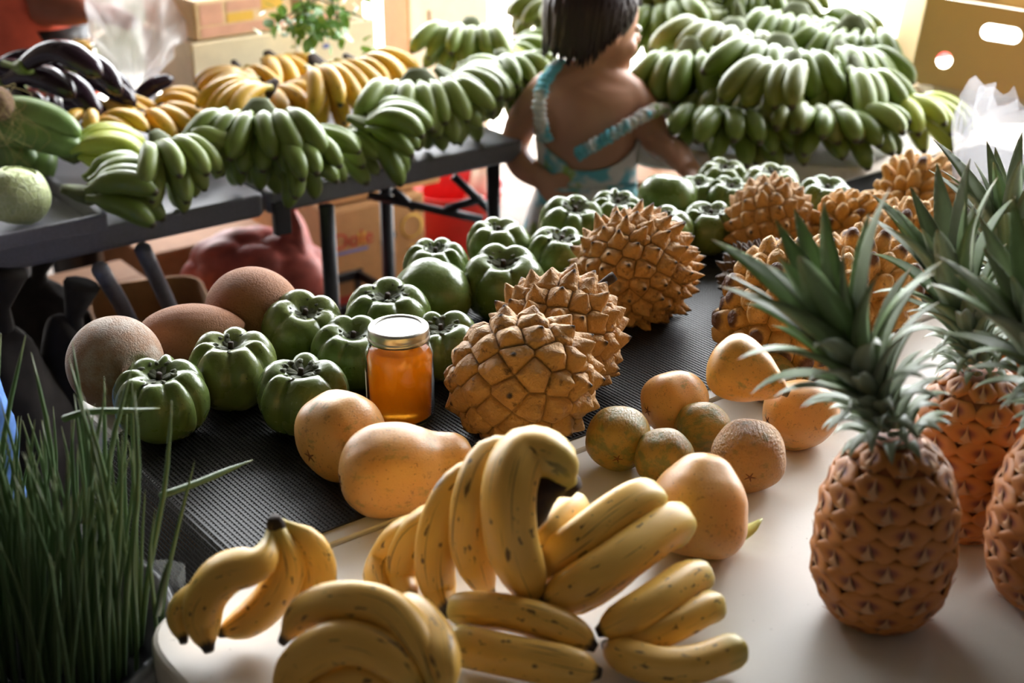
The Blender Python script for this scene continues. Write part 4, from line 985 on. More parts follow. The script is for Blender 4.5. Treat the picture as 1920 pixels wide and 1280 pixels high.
# blue clothing, modelled as a denim bag, at the picture's edge
c = Vector((-0.665, 1.60, 0.0))
V, F, bc = sweep(catmull([(0, 0, .40), (.005, 0, .50), (-.005, 0, .60), (.01, 0, .68), (-.02, .02, .74), (-.05, .05, .77)], 26), np.interp(np.linspace(0, 1, 26), [0, .1, .5, .8, 1], [.06, .075, .07, .05, .02]), 28)
V += (0.010 * np.sin(np.arctan2(V[:, 1], V[:, 0]) * 7 + V[:, 2] * 12))[:, None] * np.stack([np.cos(np.arctan2(V[:, 1], V[:, 0])), np.sin(np.arctan2(V[:, 1], V[:, 0])), 0 * V[:, 0]], 1)
cl = thing('blue_clothing', 'blue clothing modelled as a denim bag on a stool beside the white table corner', 'bag', (c.x - .045, c.y, 0)); ob('pouch', mesh('pouch', V, F, DENIM), cl)
V, F = lathe([(0.001, 0), (.10, 0), (.10, .02), (.075, .04), (.07, .36), (.09, .38), (.09, .40), (.001, .40)], 24); ob('stool', mesh('stool', V, F, BLACKP), cl)
# ================================================================ goods on the grey tables
def gth(name, label, cat, group=None): pass
# tray, cabbage, gourds, coconut
gz = math.atan2(GU.y, GU.x)
pc = at(205, 440, T); ctr = V2(pc) + GU * (-0.22) + GN * 0.20
tr = thing('serving_tray', 'shallow grey tray under the cabbage at the table edge', 'tray', (ctr.x, ctr.y, T), (0, 0, gz))
bbox('tray_floor', (.44, .36, .006), (0, 0, .004), GTOP, tr, 0, .002)
for (dx, dy, sx, sy) in ((0, -.18, .45, .012), (0, .18, .45, .012), (-.222, 0, .012, .36), (.222, 0, .012, .36)): bbox('rim', (sx, sy, .028), (dx, dy, .016), GTOP, tr, 0, .004)
c, r = seat(33, 368, 57, 1.0, T + .008)
cb = thing('cabbage', 'pale green cabbage on the grey tray', 'cabbage', c, (0, R(12), R(30)), None, r)
D, Fi = ico(5); V = D * (1 + 0.03 * noise3(D, 2.0, 3))[:, None]; V[:, 2] *= .95; ob('head', mesh('head', V * .96, Fi, CABB, vec={'bc': D}), cb)
for k in range(7):
    a0 = k * 0.95; el = .25 + .3 * (k % 3); n = 13; V = []
    for i in range(n):
        for j in range(n):
            u, v = (i / (n - 1) - .5) * 1.7, (j / (n - 1)) * 2.0 - .9; wv_ = .03 * math.sin(u * 9 + k) * abs(u)
            rr = 1.0 + .02 + wv_ + .035 * max(0, v - .5) ** 2 + .015 * k / 7; sh = math.cos(v * .8)
            th_ = a0 + u * (.5 + .5 * sh) * .95; ph_ = v * .95
            V.append((rr * math.cos(th_) * math.cos(ph_), rr * math.sin(th_) * math.cos(ph_), rr * .95 * math.sin(ph_)))
    F = [[i * n + j, i * n + j + 1, (i + 1) * n + j + 1, (i + 1) * n + j] for i in range(n - 1) for j in range(n - 1)]
    V = np.array(V); me = mesh('leaf', V, F, CABB, vec={'bc': V}); o = ob('leaf', me, cb)
    sm = o.modifiers.new('thick', 'SOLIDIFY'); sm.thickness = .025
def gourd(px, py, h, L, rp, az, el, label, bend=.2):
    c = at(px, py, T + h); r = rp / ppm(c); k = 22; t = np.linspace(-1, 1, k)
    P = np.stack([t * L / 2, 0 * t, bend * L * (1 - t * t) * .5], 1)
    V, F, bc = sweep(P, r * (1 - np.abs(t) ** 3.2) ** .55 + .0015, 18, 1 + .03 * np.cos(6 * np.linspace(0, 6.283, 18, endpoint=False)))
    tg = thing('green_gourd', label, 'gourd', c, (0, R(el), R(az)), 'green gourds beside the cabbage'); ob('body', mesh('body', V, F, GOURD), tg)
    V, F, _ = sweep([(-L / 2 - .012, 0, .004), (-L / 2, 0, 0), (-L / 2 + .012, 0, 0)], [.004, .005, .007], 8); ob('stem', mesh('stem', V, F, STALKG), tg)
gourd(60, 232, .115, .19, 26, -18, 8, 'topmost green gourd above the cabbage')
gourd(52, 268, .085, .20, 30, -12, 6, 'large green gourd lying right over the cabbage')
gourd(85, 305, .04, .10, 22, -80, 25, 'small green gourd wedged between cabbage and banana hand')
gourd(15, 300, .045, .14, 28, -30, 0, 'shaded green gourd behind the cabbage')
c, r = seat(-8, 195, 33, .97, T + .13)
cn = thing('coconut', 'hairy brown coconut at the picture edge above the gourds', 'coconut', c, None, None, r)
V = D * (1 + .05 * noise3(D, 3, 8))[:, None]; ob('husk', mesh('husk', V, Fi, COCO), cn)
gg = random.Random(4)
for k in range(26):
    d = Vector((gg.gauss(0, 1), gg.gauss(-.5, 1), gg.gauss(-.3, 1))).normalized()
    P = catmull([d * .95, d * 1.4 + Vector((gg.gauss(.3, .3), gg.gauss(0, .3), -.3)), d * 1.7 + Vector((gg.gauss(.6, .5), gg.gauss(0, .4), -1.2)), d * 1.7 + Vector((gg.gauss(.5, .6), 0, -2.2))], 9)
    V, F, _ = sweep(P, .012, 4); ob('fibre', mesh('fibre', V, F, FIBRE), cn)
# eggplants
def eggplant_mesh(seed):
    g = np.random.default_rng(seed); k = 22; t = np.linspace(0, 1, k); b = g.uniform(.12, .26)
    P = np.stack([t - .5, 0 * t, b * np.sin(np.pi * t)], 1) * .21
    V, F, bc = sweep(P, .0285 * np.interp(t, [0, .06, .3, .7, .93, 1], [.42, .60, .82, 1.0, .74, .12]), 16); return mesh('body', V, F, EGGP)
EGM = [eggplant_mesh(s) for s in range(4)]
mb = MB(); V, F, _ = sweep([(-.155, 0, .006), (-.13, 0, .002), (-.112, 0, 0), (-.098, 0, .004), (-.085, 0, .008)], [.006, .006, .014, .0185, .0205], 12); mb.add(V, F); CAPM = mesh('cap', np.concatenate(mb.V), mb.F, EGGC)
EGG = [(115, 135, .175, -22, 0, 1.15, 'topmost long eggplant arching over the heap'), (178, 150, .15, -40, 12, 1.0, 'eggplant sloping toward the plastic bag at the heap top'),
 (70, 168, .13, -25, 2, 1.15, 'long eggplant under the topmost one, glinting on its back'), (35, 190, .105, -55, 20, .9, 'short fat eggplant with a white glint beside the coconut'),
 (130, 190, .10, -35, 15, 1.1, 'eggplant in the middle of the heap pointing at the yellow bananas'), (70, 222, .06, -60, 25, 1.0, 'eggplant standing against the green gourds'),
 (105, 225, .055, -70, 25, 1.0, 'eggplant in front of the heap beside the upright yellow pair'), (190, 175, .10, -20, 15, 1.0, 'eggplant resting on the carton side of the heap'),
 (222, 180, .07, -50, 20, .95, 'eggplant at the foot of the heap near the carton'), (285, 190, .05, 35, -38, .85, 'lone eggplant leaning up between the carton and yellow bananas'),
 (60, 130, .15, 10, 0, .95, 'eggplant at the back of the heap before the coral shirt'), (150, 215, .05, -20, 0, 1.0, 'lowest eggplant behind the upright yellow pair'), (15, 160, .13, -10, 0, 1.0, 'eggplant at the picture edge behind the coconut')]
for k, (px, py, h, az, el, s, label) in enumerate(EGG):
    t = thing('eggplant', label, 'eggplant', at(px, py, T + h), (0, R(el), R(az)), 'eggplants heaped on the grey table', s * .72)
    ob('body', EGM[k % 4], t); ob('cap', CAPM, t)
# cartons
def carton(name, label, c, dims, rz, mat, tape=None, flaps=False, group=None):
    t = thing(name, label, 'box', (c[0], c[1], c[2]), (0, 0, rz), group)
    x, y, z = dims; th_ = .005
    for (cx, cy, sx, sy) in ((0, -y / 2, x, th_), (0, y / 2, x, th_), (-x / 2, 0, th_, y), (x / 2, 0, th_, y)): bbox('side_panel', (sx, sy, z), (cx, cy, z / 2), mat, t, 0, .0015, 1)
    bbox('bottom_panel', (x, y, th_), (0, 0, th_ / 2), mat, t, 0, .001, 1)
    if not flaps:
        bbox('flap', (x, y / 2 - .002, th_), (0, -y / 4, z), mat, t, 0, .001, 1); bbox('flap', (x, y / 2 - .002, th_), (0, y / 4, z), mat, t, 0, .001, 1)
    return t
def on_front(t, name, x0, x1, z0, z1, dims, mat, proud=.0012):        # flat print on the panel that faces the camera
    bbox(name, (x1 - x0, .001, z1 - z0), ((x0 + x1) / 2, -dims[1] / 2 - .0025 - proud / 2, (z0 + z1) / 2), mat, t, 0, 0)
def local_c(corner, dims, rz):                                      # centre from its near-left bottom corner
    v = Matrix.Rotation(rz, 3, 'Z') @ Vector((dims[0] / 2, dims[1] / 2, 0)); return Vector(corner) + v
k0 = at(370, 204, T); dm = (.435, .25, .132); kc = local_c((k0.x, k0.y, T + .001), dm, gz)
tP = carton('cardboard_box', 'wide cream carton behind the ripe bananas', kc, dm, gz, CREAM)
on_front(tP, 'tape', .02, .028, .01, .128, dm, CREAM2); on_front(tP, 'print', .085, .10, .085, .095, dm, BLUEP); on_front(tP, 'print', .07, .11, .045, .055, dm, CREAM2); on_front(tP, 'print', .165, .175, .02, .05, dm, BLUEP)
dm2 = (.40, .24, .075); kc2 = local_c((k0.x + .01, k0.y + .01, T + .140), dm2, gz + .02)
tQ = carton('cardboard_box', 'flat salmon-printed carton lying on the wide cream one', kc2, dm2, gz + .02, KRAFTL)
on_front(tQ, 'print', -.19, .02, .004, .024, dm2, SALMON); on_front(tQ, 'print', -.19, -.14, .028, .07, dm2, SALMON); on_front(tQ, 'print', -.13, -.07, .028, .046, dm2, YELP); on_front(tQ, 'print', -.13, -.05, .05, .07, dm2, SALMON); on_front(tQ, 'print', -.05, .0, .045, .07, dm2, YELP); on_front(tQ, 'print', .03, .16, .004, .02, dm2, SALMON); on_front(tQ, 'print', .022, .05, .04, .072, dm2, KRAFTD)
k3 = atY(722, 195, 3.45); dm3 = (.24, .20, .40); kc3 = Vector((k3.x + .085, k3.y + .10, 0.55))
dm3 = (.20, .24, .43)
tR = carton('cardboard_box', 'tall white carton behind the wide cream one, lit from outside', (k3.x + .12, k3.y + .16, .50), dm3, R(20), CREAM2)
on_front(tR, 'slot', -.055, -.049, .26, .33, dm3, KRAFTD)
bbox('corner_strip', (.004, dm3[1], .43), (-dm3[0] / 2 - .004, 0, .215), KRAFT, tR, 0, 0)
tS = thing('box_stand', 'dark wooden stand under the tall white carton', 'stand', (k3.x + .12, k3.y + .16, 0)); bbox('top_board', (.26, .28, .02), (0, 0, .488), KRAFTD, tS, R(20)); 
for dx in (-.1, .1):
    for dy in (-.1, .1): vtube('leg', dx, dy, 0, .48, .014, KRAFTD, tS)
# leafy herb on the flat carton
hb = at(588, 12, T + .225); th_ = thing('herb_bunch', 'bright green leafy herb hanging over the flat carton', 'herbs', hb)
gg = random.Random(9)
n = 5; LV = []
for i in range(n):
    t = i / (n - 1); wd = .35 * math.sin(math.pi * (t * .9 + .08)); LV += [(t, -wd, .08 * math.sin(3 * t)), (t, 0, .15 * t * (1 - t)), (t, wd, .08 * math.sin(3 * t))]
LF = [[i * 3 + j, i * 3 + j + 1, i * 3 + 4 + j, i * 3 + 3 + j] for i in range(n - 1) for j in range(2)]
HL = mesh('leaf', LV, LF, HERB, vec={'bc': LV})
for k in range(150):
    p = Vector((gg.gauss(0, .045), gg.gauss(0, .03), gg.gauss(-.005, .022) - .02)); M = Matrix.Translation(p) @ Euler((gg.uniform(-1, 1), gg.uniform(-.4, 1.5), gg.uniform(0, 6.28))).to_matrix().to_4x4() @ Matrix.Scale(gg.uniform(.018, .034), 4)
    ob('leaf', HL, th_, mat4=M)
for k in range(8):
    V, F, _ = sweep([(gg.gauss(0, .02), .05, .02), (gg.gauss(0, .02), 0, .02), (gg.gauss(0, .04), -.03, -.02)], .002, 5); ob('stem', mesh('stem', V, F, STALKG), th_)
# crumpled plastic bags: sheets of film with folds
def crumple(name, label, pts, nu, nv, amp, mat, seed, parent_cat='plastic bag', fr=9):
    """pts: grid of 3-D control points (rows) -> smooth sheet with folds"""
    G = np.array([[list(p) for p in row] for row in pts], dtype=float)
    rows = np.stack([catmull(G[i], nu) for i in range(len(G))]); S = np.stack([catmull(rows[:, j], nv) for j in range(nu)], 1)
    nrm = np.cross(np.gradient(S, axis=0), np.gradient(S, axis=1)); nrm /= np.linalg.norm(nrm, axis=2)[:, :, None] + 1e-9
    P = S.reshape(-1, 3); uv = np.stack([np.tile(np.linspace(0, 1, nu), nv) * fr, np.repeat(np.linspace(0, 1, nv), nu) * fr * .35, np.zeros(nu * nv)], 1)
    q = noise3(uv, 1.0, seed, 3); f = (1 - np.abs(q) * 2)
    P = P + nrm.reshape(-1, 3) * (amp * f)[:, None]
    F = [[i * nu + j, i * nu + j + 1, (i + 1) * nu + j + 1, (i + 1) * nu + j] for i in range(nv - 1) for j in range(nu - 1)]
    c = P.mean(0); t = thing(name, label, parent_cat, c); o = ob('film', mesh('film', P - c, F, mat), t); return t
yb = 2.86
crumple('plastic_bag', 'milky crumpled plastic bag draped over the carton beside the eggplants', [
  [atY(175, -60, 3.05), atY(260, -70, 3.05), atY(360, -60, 3.1), atY(470, -40, 3.15)],
  [atY(165, 10, 2.98), atY(250, 0, 2.95), atY(345, 5, 3.0), atY(440, 5, 3.1)],
  [atY(178, 70, 2.92), atY(240, 70, 2.86), atY(310, 70, 2.88), atY(370, 60, 2.95)],
  [atY(205, 120, 2.86), atY(240, 125, 2.82), atY(280, 125, 2.82), atY(320, 100, 2.86)],
  [atY(228, 160, 2.84), atY(245, 165, 2.82), atY(262, 160, 2.82), atY(280, 140, 2.85)]], 46, 46, .014, BAGW, 3)
# tub with white rim that the person holds
q0_ = atY(118, 42, 3.14); tb = thing('plastic_tub', 'white-rimmed clear tub between the person and the plastic bag', 'tub', q0_)
for (dx, dz, sx, sz) in ((0, -.04, .13, .008), (.062, 0, .008, .085), (-.062, 0, .008, .085), (0, .04, .13, .008)): bbox('rim', (sx, .008, sz), (dx, 0, dz), CREAM2, tb, 0, .002)
bbox('panel', (.12, .003, .075), (0, .02, 0), BAGC, tb, 0, 0); bbox('base', (.125, .10, .004), (0, .05, -.04), CREAM2, tb, 0, .001)
for k, (px, py, r_, m_) in enumerate(((112, 96, .02, KRAFTD), (148, 92, .024, YELP))):
    p = atY(px, py, 3.0); V = D * np.array([1.2, 1, .8]) * r_ * (1 + .05 * noise3(D, 2, k))[:, None]; t = thing('root_vegetable', ['small dark brown root vegetable behind the eggplants', 'small orange root vegetable behind the eggplants'][k], 'vegetable', p); ob('body', mesh('body', V, Fi, m_), t)
    V, F, _ = sweep([(r_, 0, 0), (r_ * 1.3, 0, .004), (r_ * 1.6, 0, .012)], [.004, .003, .002], 6); ob('stem', mesh('stem', V, F, STALKG), t)
pb = at(120, 96, T + .02)
# ================================================================ under and behind the grey tables
dmL = (.40, .30, .24)
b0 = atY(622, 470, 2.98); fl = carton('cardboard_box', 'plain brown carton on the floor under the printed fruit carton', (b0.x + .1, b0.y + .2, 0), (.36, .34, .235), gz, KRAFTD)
dm = (.245, .40, .235); kc = local_c((b0.x, b0.y, .245), dm, gz)
bx = carton('fruit_carton', 'printed fruit carton with round air holes under the grey table', kc, dm, gz, KRAFT)
on_front(bx, 'print', -.12, .12, .005, .035, dm, REDP)
on_front(bx, 'print', -.11, -.03, .135, .142, dm, BLUEP)
on_front(bx, 'print', -.055, -.035, .150, .178, dm, YELP, .0008)
def txt(parent, s, x, z, size, mat, dims):
    cu = bpy.data.curves.new('lettering', 'FONT'); cu.body = s; cu.size = size; cu.extrude = .0004; cu.align_x = 'CENTER'
    o = bpy.data.objects.new('lettering', cu); me = bpy.data.meshes.new_from_object(o); bpy.data.objects.remove(o); me.materials.append(mat); me.name = 'lettering'
    return ob('lettering', me, parent, loc=(x, -dims[1] / 2 - .0045, z), rot=(R(90), 0, 0))
txt(bx, 'Dole', -.068, .150, .052, REDP, dm)
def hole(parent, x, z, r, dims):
    V, F, _ = sweep([(0, -.0015, 0), (0, 0, 0), (0, .002, 0)], r, 16); o = ob('air_hole_disc', mesh('air_hole_disc', V, F, DARK), parent, loc=(x, -dims[1] / 2 - .0030, z))  # dark disc laid on the panel as the shade in a hole
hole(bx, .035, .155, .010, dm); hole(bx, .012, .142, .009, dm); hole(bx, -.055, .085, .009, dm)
V, F = lathe([(.021, 0), (.024, 0), (.024, .001), (.021, .001)], 24); 
for z_, s_ in ((.165, 1.2), (.105, .6)):
    o = ob('print', mesh('print', V, F, YELP), bx, loc=(.088, -dm[1] / 2 - .0035, z_), rot=(R(90), 0, 0), scale=s_)
dm = (.30, .36, .16); b1 = atY(600, 424, 3.06)
b2 = carton('cardboard_box', 'plain kraft carton lying on the printed fruit carton', local_c((b0.x - .01, b0.y + .03, .488), dm, gz), dm, gz, KRAFT)
# red tub with packets
rt = atY(850, 395, 3.35); tt_ = thing('red_tub', 'red plastic tub seen between the table legs', 'tub', (rt.x, rt.y, .28))
V, F = lathe([(.001, 0), (.10, 0), (.105, .004), (.125, .14), (.132, .145), (.132, .152), (.120, .150), (.100, .01), (.001, .008)], 40); ob('bowl', mesh('bowl', V, F, REDPL), tt_)
bs = thing('cardboard_box', 'low brown carton carrying the red tub', 'box', (rt.x, rt.y, 0), (0, 0, gz)); 
for (cx, cy, sx, sy) in ((0, -.16, .40, .006), (0, .16, .40, .006), (-.2, 0, .006, .32), (.2, 0, .006, .32)): bbox('side_panel', (sx, sy, .272), (cx, cy, .136), KRAFTD, bs, 0, .001, 1)
bbox('flap', (.40, .32, .006), (0, 0, .275), KRAFTD, bs, 0, .001, 1)
pk = thing('snack_packet', 'crinkled red and white packet in the red tub', 'packet', (rt.x + .01, rt.y - .02, .43), (R(25), R(10), R(20)))
V = []; n = 14
for s_ in (1, -1):
    for i in range(n):
        for j in range(n):
            u, v = i / (n - 1) - .5, j / (n - 1) - .5; V.append((u * .17, s_ * .02 * math.cos(math.pi * u) ** .6 * math.cos(math.pi * v) ** .6 + .003 * math.sin(u * 30) , v * .13))
F = [[s * n * n + i * n + j, s * n * n + i * n + j + 1, s * n * n + (i + 1) * n + j + 1, s * n * n + (i + 1) * n + j] for s in (0, 1) for i in range(n - 1) for j in range(n - 1)]
ob('foil', mesh('foil', V, F, [REDPL, CREAM2], True, [(0 if (k % 169) // 13 < 8 else 1) for k in range(len(F))]), pk)
bbox('seal', (.17, .003, .008), (0, 0, .066), CREAM2, pk, 0, .001)
# onion sack on a black crate
cr0 = atY(520, 520, 2.62); crate = thing('plastic_crate', 'black lattice crate under the grey table holding the onion sack', 'crate', (cr0.x + .02, cr0.y + .12, 0), (0, 0, gz))
cx, cy, cz = .46, .30, .34
for s_ in (-1, 1):
    for kz in range(5): bbox('slat', (cx, .010, .022), (0, s_ * cy / 2, .02 + kz * .078), BLACKP, crate, 0, .002, 1); bbox('slat', (.010, cy, .022), (s_ * cx / 2, 0, .02 + kz * .078), BLACKP, crate, 0, .002, 1)
    for kx in range(6): bbox('upright', (.016, .012, cz), (-cx / 2 + kx * cx / 5, s_ * cy / 2, cz / 2), BLACKP, crate, 0, .002, 1)
    for ky in range(1, 4): bbox('upright', (.012, .016, cz), (s_ * cx / 2, -cy / 2 + ky * cy / 4, cz / 2), BLACKP, crate, 0, .002, 1)
bbox('bottom_panel', (cx, cy, .012), (0, 0, .006), BLACKP, crate, 0, .002, 1)
os_ = atY(478, 470, 2.72); sk = thing('onion_sack', 'red mesh sack of onions slumped on the black crate', 'sack', (os_.x, os_.y, .34))
Dv = D.copy(); hh = np.zeros(len(Dv)); g_ = np.random.default_rng(2)
for _ in range(40):
    d_ = g_.normal(size=3); d_ /= np.linalg.norm(d_); hh = np.maximum(hh, np.clip(1 - np.arccos(np.clip(Dv @ d_, -1, 1)) / .42, 0, 1) ** .5)
V = Dv * (1 + .16 * hh)[:, None] * np.array([.135, .10, .085]); V[:, 2] += .10
top = (Dv[:, 2] > .75); ob('body', mesh('body', V, Fi, ONION), sk)
V, F, _ = sweep(catmull([(.07, 0, .15), (.08, .01, .20), (.075, .015, .235), (.085, .015, .255)], 10), np.array([.05, .042, .032, .024, .018, .014, .012, .014, .018, .024]), 16, 1 + .15 * np.cos(5 * np.linspace(0, 6.283, 16, endpoint=False))); ob('neck', mesh('neck', V, F, ONION), sk)
for k, (px, py, Y, dm_, lb) in enumerate(((345, 425, 3.12, (.30, .26, .40), 'brown carton added behind the onion sack to darken the gap'), (130, 480, 2.72, (.30, .24, .40), 'brown carton in the dark behind the round-cornered carton'))):  # first carton is added to cover the bright floor behind
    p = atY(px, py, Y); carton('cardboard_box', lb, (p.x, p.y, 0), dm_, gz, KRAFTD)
# round kraft drum
dp = atY(275, 530, 2.46); dr = thing('cardboard_drum', 'open round-cornered kraft carton under the cabbage table', 'box', (dp.x, dp.y, 0))
th = np.linspace(0, 2 * np.pi, 48, endpoint=False); sq = 1 / (np.abs(np.cos(th)) ** 5 + np.abs(np.sin(th)) ** 5) ** (1 / 5)
V, F = lathe([(.001, 0), (.100, 0), (.102, .01), (.106, .485), (.109, .49), (.103, .49), (.099, .03), (.001, .03)], 48, sq); ob('wall', mesh('wall', V, F, KRAFT), dr, rot=(0, 0, .35))
V, F, _ = sweep([(0, 0, 0), (0, .004, 0), (0, .01, 0)], .018, 16); V[:, 2] *= .55; ob('handle_hole_disc', mesh('handle_hole_disc', V, F, DARK), dr, loc=(.055, -.112, .385), rot=(0, 0, .35))  # dark oval stands for the shade inside the handle opening
# dark sacks on the floor further left
for k, (px, py, Y, r_) in enumerate(((70, 560, 2.42, .13), (0, 640, 2.05, .13), (135, 650, 2.12, .10))):
    p = atY(px, py, Y); V = D * np.array([r_, r_ * .9, max(.12, p.z) * .55]) * (1 + .12 * noise3(D, 2.2, k + 20))[:, None]; V[:, 2] += max(.12, p.z) * .5
    t = thing('dark_sack', ['dark cloth sack under the cabbage table, farthest back', 'dark cloth sack on the floor at the picture edge', 'dark cloth sack on the floor below the dusty mamey'][k], 'sack', (p.x, p.y, 0)); ob('body', mesh('body', V, Fi, DARKC), t)
    V, F, _ = sweep([(0, 0, max(.12, p.z) * .95), (.01, 0, max(.12, p.z) * 1.1), (.03, 0, max(.12, p.z) * 1.2)], [.03, .014, .03], 10); ob('neck', mesh('neck', V, F, DARKC), t)
# ================================================================ back right: tilted carton with holes, bags, boxes below, red tarp
def holed_panel(name, w_, h_, holes, mat, parent, M):
    cu = bpy.data.curves.new(name, 'CURVE'); cu.dimensions = '2D'; cu.fill_mode = 'BOTH'; cu.extrude = .0025
    def poly(pts):
        s = cu.splines.new('POLY'); s.points.add(len(pts) - 1); s.use_cyclic_u = True
        for q, p in zip(s.points, pts): q.co = (p[0], p[1], 0, 1)
    poly([(-w_ / 2, -h_ / 2), (w_ / 2, -h_ / 2), (w_ / 2, h_ / 2), (-w_ / 2, h_ / 2)])
    for (x, y, a, b) in holes:                                       # stadium: half length a, radius b
        pts = [(x + a + b * math.cos(t), y + b * math.sin(t)) for t in np.linspace(-math.pi / 2, math.pi / 2, 12)] + [(x - a + b * math.cos(t), y + b * math.sin(t)) for t in np.linspace(math.pi / 2, 3 * math.pi / 2, 12)]
        poly(pts)
    o = bpy.data.objects.new(name, cu); COL.objects.link(o); me = bpy.data.meshes.new_from_object(o.evaluated_get(bpy.context.evaluated_depsgraph_get())); bpy.data.objects.remove(o)
    me.name = name; me.materials.append(mat); return ob(name, me, parent, mat4=M)
YB = 2.92
ca, cb_, cd = atY(1706, 152, YB), atY(1922, 186, YB - .02), atY(1742, -8, YB + .03)
wv_ = (cb_ - ca); hv = (cd - ca); W_ = .38; H_ = hv.length; xa = wv_.normalized(); za = (hv - xa * hv.dot(xa)).normalized(); ya = za.cross(xa)
Mx = Matrix((xa, za, xa.cross(za))).transposed().to_4x4(); cen = ca + xa * W_ / 2 + za * H_ / 2
gb = thing('holed_carton', 'sun-glowing yellow carton with handle slot and round holes, tilted at the table end', 'box', cen, Mx.to_euler())
holed_panel('front_panel', W_, H_, [(-.028, .035, .026, .0155), (-.13, -.035, .0, .0165), (.065, -.065, 0, .0165)], GOLD, gb, Matrix.Identity(4))
for dx in (-W_ / 2, W_ / 2): bbox('side_panel', (.004, H_, .22), (dx, 0, -.11), GOLD, gb, 0, 0)
bbox('bottom_panel', (W_, .004, .22), (0, -H_ / 2, -.11), GOLD, gb, 0, 0)
fp = ob('flap', None) if False else bbox('flap', (W_, .13, .004), (0, H_ / 2 + .03, .055), GOLD, gb, 0, 0); fp.rotation_euler = (R(65), 0, 0)
sp_ = cen - Vector((0, -.12, 0)); hs_ = T + .002
stn = thing('cardboard_box', 'low carton propping up the sun-glowing yellow one', 'box', (sp_.x + .02, sp_.y + .03, T - .02)); 
for (cx_, cy_, sx, sy) in ((0, -.09, .30, .005), (0, .09, .30, .005), (-.15, 0, .005, .18), (.15, 0, .005, .18)): bbox('side_panel', (sx, sy, .05), (cx_, cy_, .025), CREAM2, stn, 0, .001, 1)
bbox('flap', (.30, .18, .005), (0, 0, .05), CREAM2, stn, 0, .001, 1)
SV = thing('side_stand', 'white stand under the cartons at the end of the banana table', 'stand', (sp_.x + .02, sp_.y + .03, 0)); bbox('top_board', (.40, .30, .02), (0, 0, T - .032), CREAM2, SV, 0, .003)
for dx in (-.16, .16):
    for dy in (-.11, .11): vtube('leg', dx, dy, 0, T - .04, .012, STEELG, SV)
# cartons below the banana table
p_ = atY(1660, 345, 2.66); carton('cardboard_box', 'kraft carton standing under the white table corner', (p_.x + .10, p_.y + .13, .30), (.26, .2, .34), R(40), KRAFT)
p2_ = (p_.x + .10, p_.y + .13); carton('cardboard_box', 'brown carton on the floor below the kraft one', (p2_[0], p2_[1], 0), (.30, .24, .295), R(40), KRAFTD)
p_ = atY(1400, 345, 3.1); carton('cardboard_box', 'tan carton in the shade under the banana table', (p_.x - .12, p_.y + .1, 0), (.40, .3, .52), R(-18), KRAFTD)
# red tarpaulin far out in the sun
p_ = atY(1660, 50, 5.6); tp = thing('red_tarpaulin', 'red tarpaulin roll lying out in the sun beyond the bananas', 'tarpaulin', (p_.x, p_.y, 0))
V, F, _ = sweep(catmull([(-.30, 0, .25), (-.12, 0, .28), (.1, 0, .27), (.3, 0, .25)], 14), np.interp(np.linspace(0, 1, 14), [0, .1, .5, .9, 1], [.01, .05, .05, .03, .01]), 14); V[:, 2] = np.maximum(V[:, 2], .2); ob('roll', mesh('roll', V, F, REDPL), tp)
bbox('block', (.5, .12, .21), (0, 0, .105), CREAM2, tp)
# white bag of sugar apples at the right
yb_ = 2.10
bagc = thing('produce_bag', 'tall milky plastic bag of sugar apples at the picture edge', 'plastic bag', at(1880, 440, T))
oc = np.array(bagc.location)
rows = []
for (py, x0, x1, dpt) in ((430, 1800, 2010, .09), (370, 1796, 2020, .10), (300, 1800, 2015, .09), (240, 1806, 2000, .06), (190, 1812, 1985, .03)):
    pl, pr_ = atY(x0, py, yb_), atY(x1, py, yb_); cm = (pl + pr_) / 2; hw = (pr_ - pl).length / 2; ring = []
    for a in np.linspace(0, 2 * np.pi, 41)[:-1]: ring.append((cm.x + hw * math.cos(a), cm.y + .02 + dpt * math.sin(a), cm.z))
    rows.append(ring)
n = 40; zs_ = catmull(np.array([[r_[0][2], 0, 0] for r_ in rows]), 30); G = np.array(rows); S = np.stack([catmull(G[:, j], 30) for j in range(n)], 1)
P = S.reshape(-1, 3); a = np.tile(np.arange(n) / n * 2 * np.pi, 30); lv = np.repeat(np.linspace(0, 1, 30), n)
fold = (.012 * np.sin(a * 9 + lv * 3) * np.sin(a * 4 - lv * 2) + .008 * np.sin(a * 17 + lv * 5)) * (.3 + .7 * lv)
ctr_ = np.repeat(S.mean(1), n, axis=0); dv = P - ctr_; dv /= np.linalg.norm(dv, axis=1)[:, None]; P = P + dv * fold[:, None]; P[:, 2] += .022 * lv ** 3 * np.sin(a * 3 + 1) + .012 * lv ** 4 * np.sin(a * 11)
F = [[i * n + j, i * n + (j + 1) % n, (i + 1) * n + (j + 1) % n, (i + 1) * n + j] for i in range(29) for j in range(n)]
P[:, 2] = np.maximum(P[:, 2], T + .004)
ob('film', mesh('film', P - oc, F, BAG), bagc)
sm_ = rollinia_mesh(90, 6, 90, .07, 1.0, SUGAR, .8, 0, .5)
for k, (px, py) in enumerate(((1838, 388), (1885, 372), (1925, 392), (1860, 425), (1905, 430), (1945, 360))):
    p = atY(px, py, yb_ + .02 + .02 * (k % 2)); t = thing('sugar_apple', 'grey-green sugar apple in the milky bag, ' + ['nearest the golden rollinia', 'topmost of the middle ones', 'level with the bag\'s widest part', 'lowest, behind the pineapple leaves', 'lowest, under the bag\'s middle', 'highest, at the picture edge'][k], 'sugar apple', p, (k, k * 2, k), 'sugar apples in the milky bag', .036)
    ob('skin', sm_, t); V, F, _ = sweep([(0, 0, .95), (0, 0, 1.15), (.03, 0, 1.3)], [.1, .08, .09], 8); ob('stem', mesh('stem', V, F, STALKB), t)
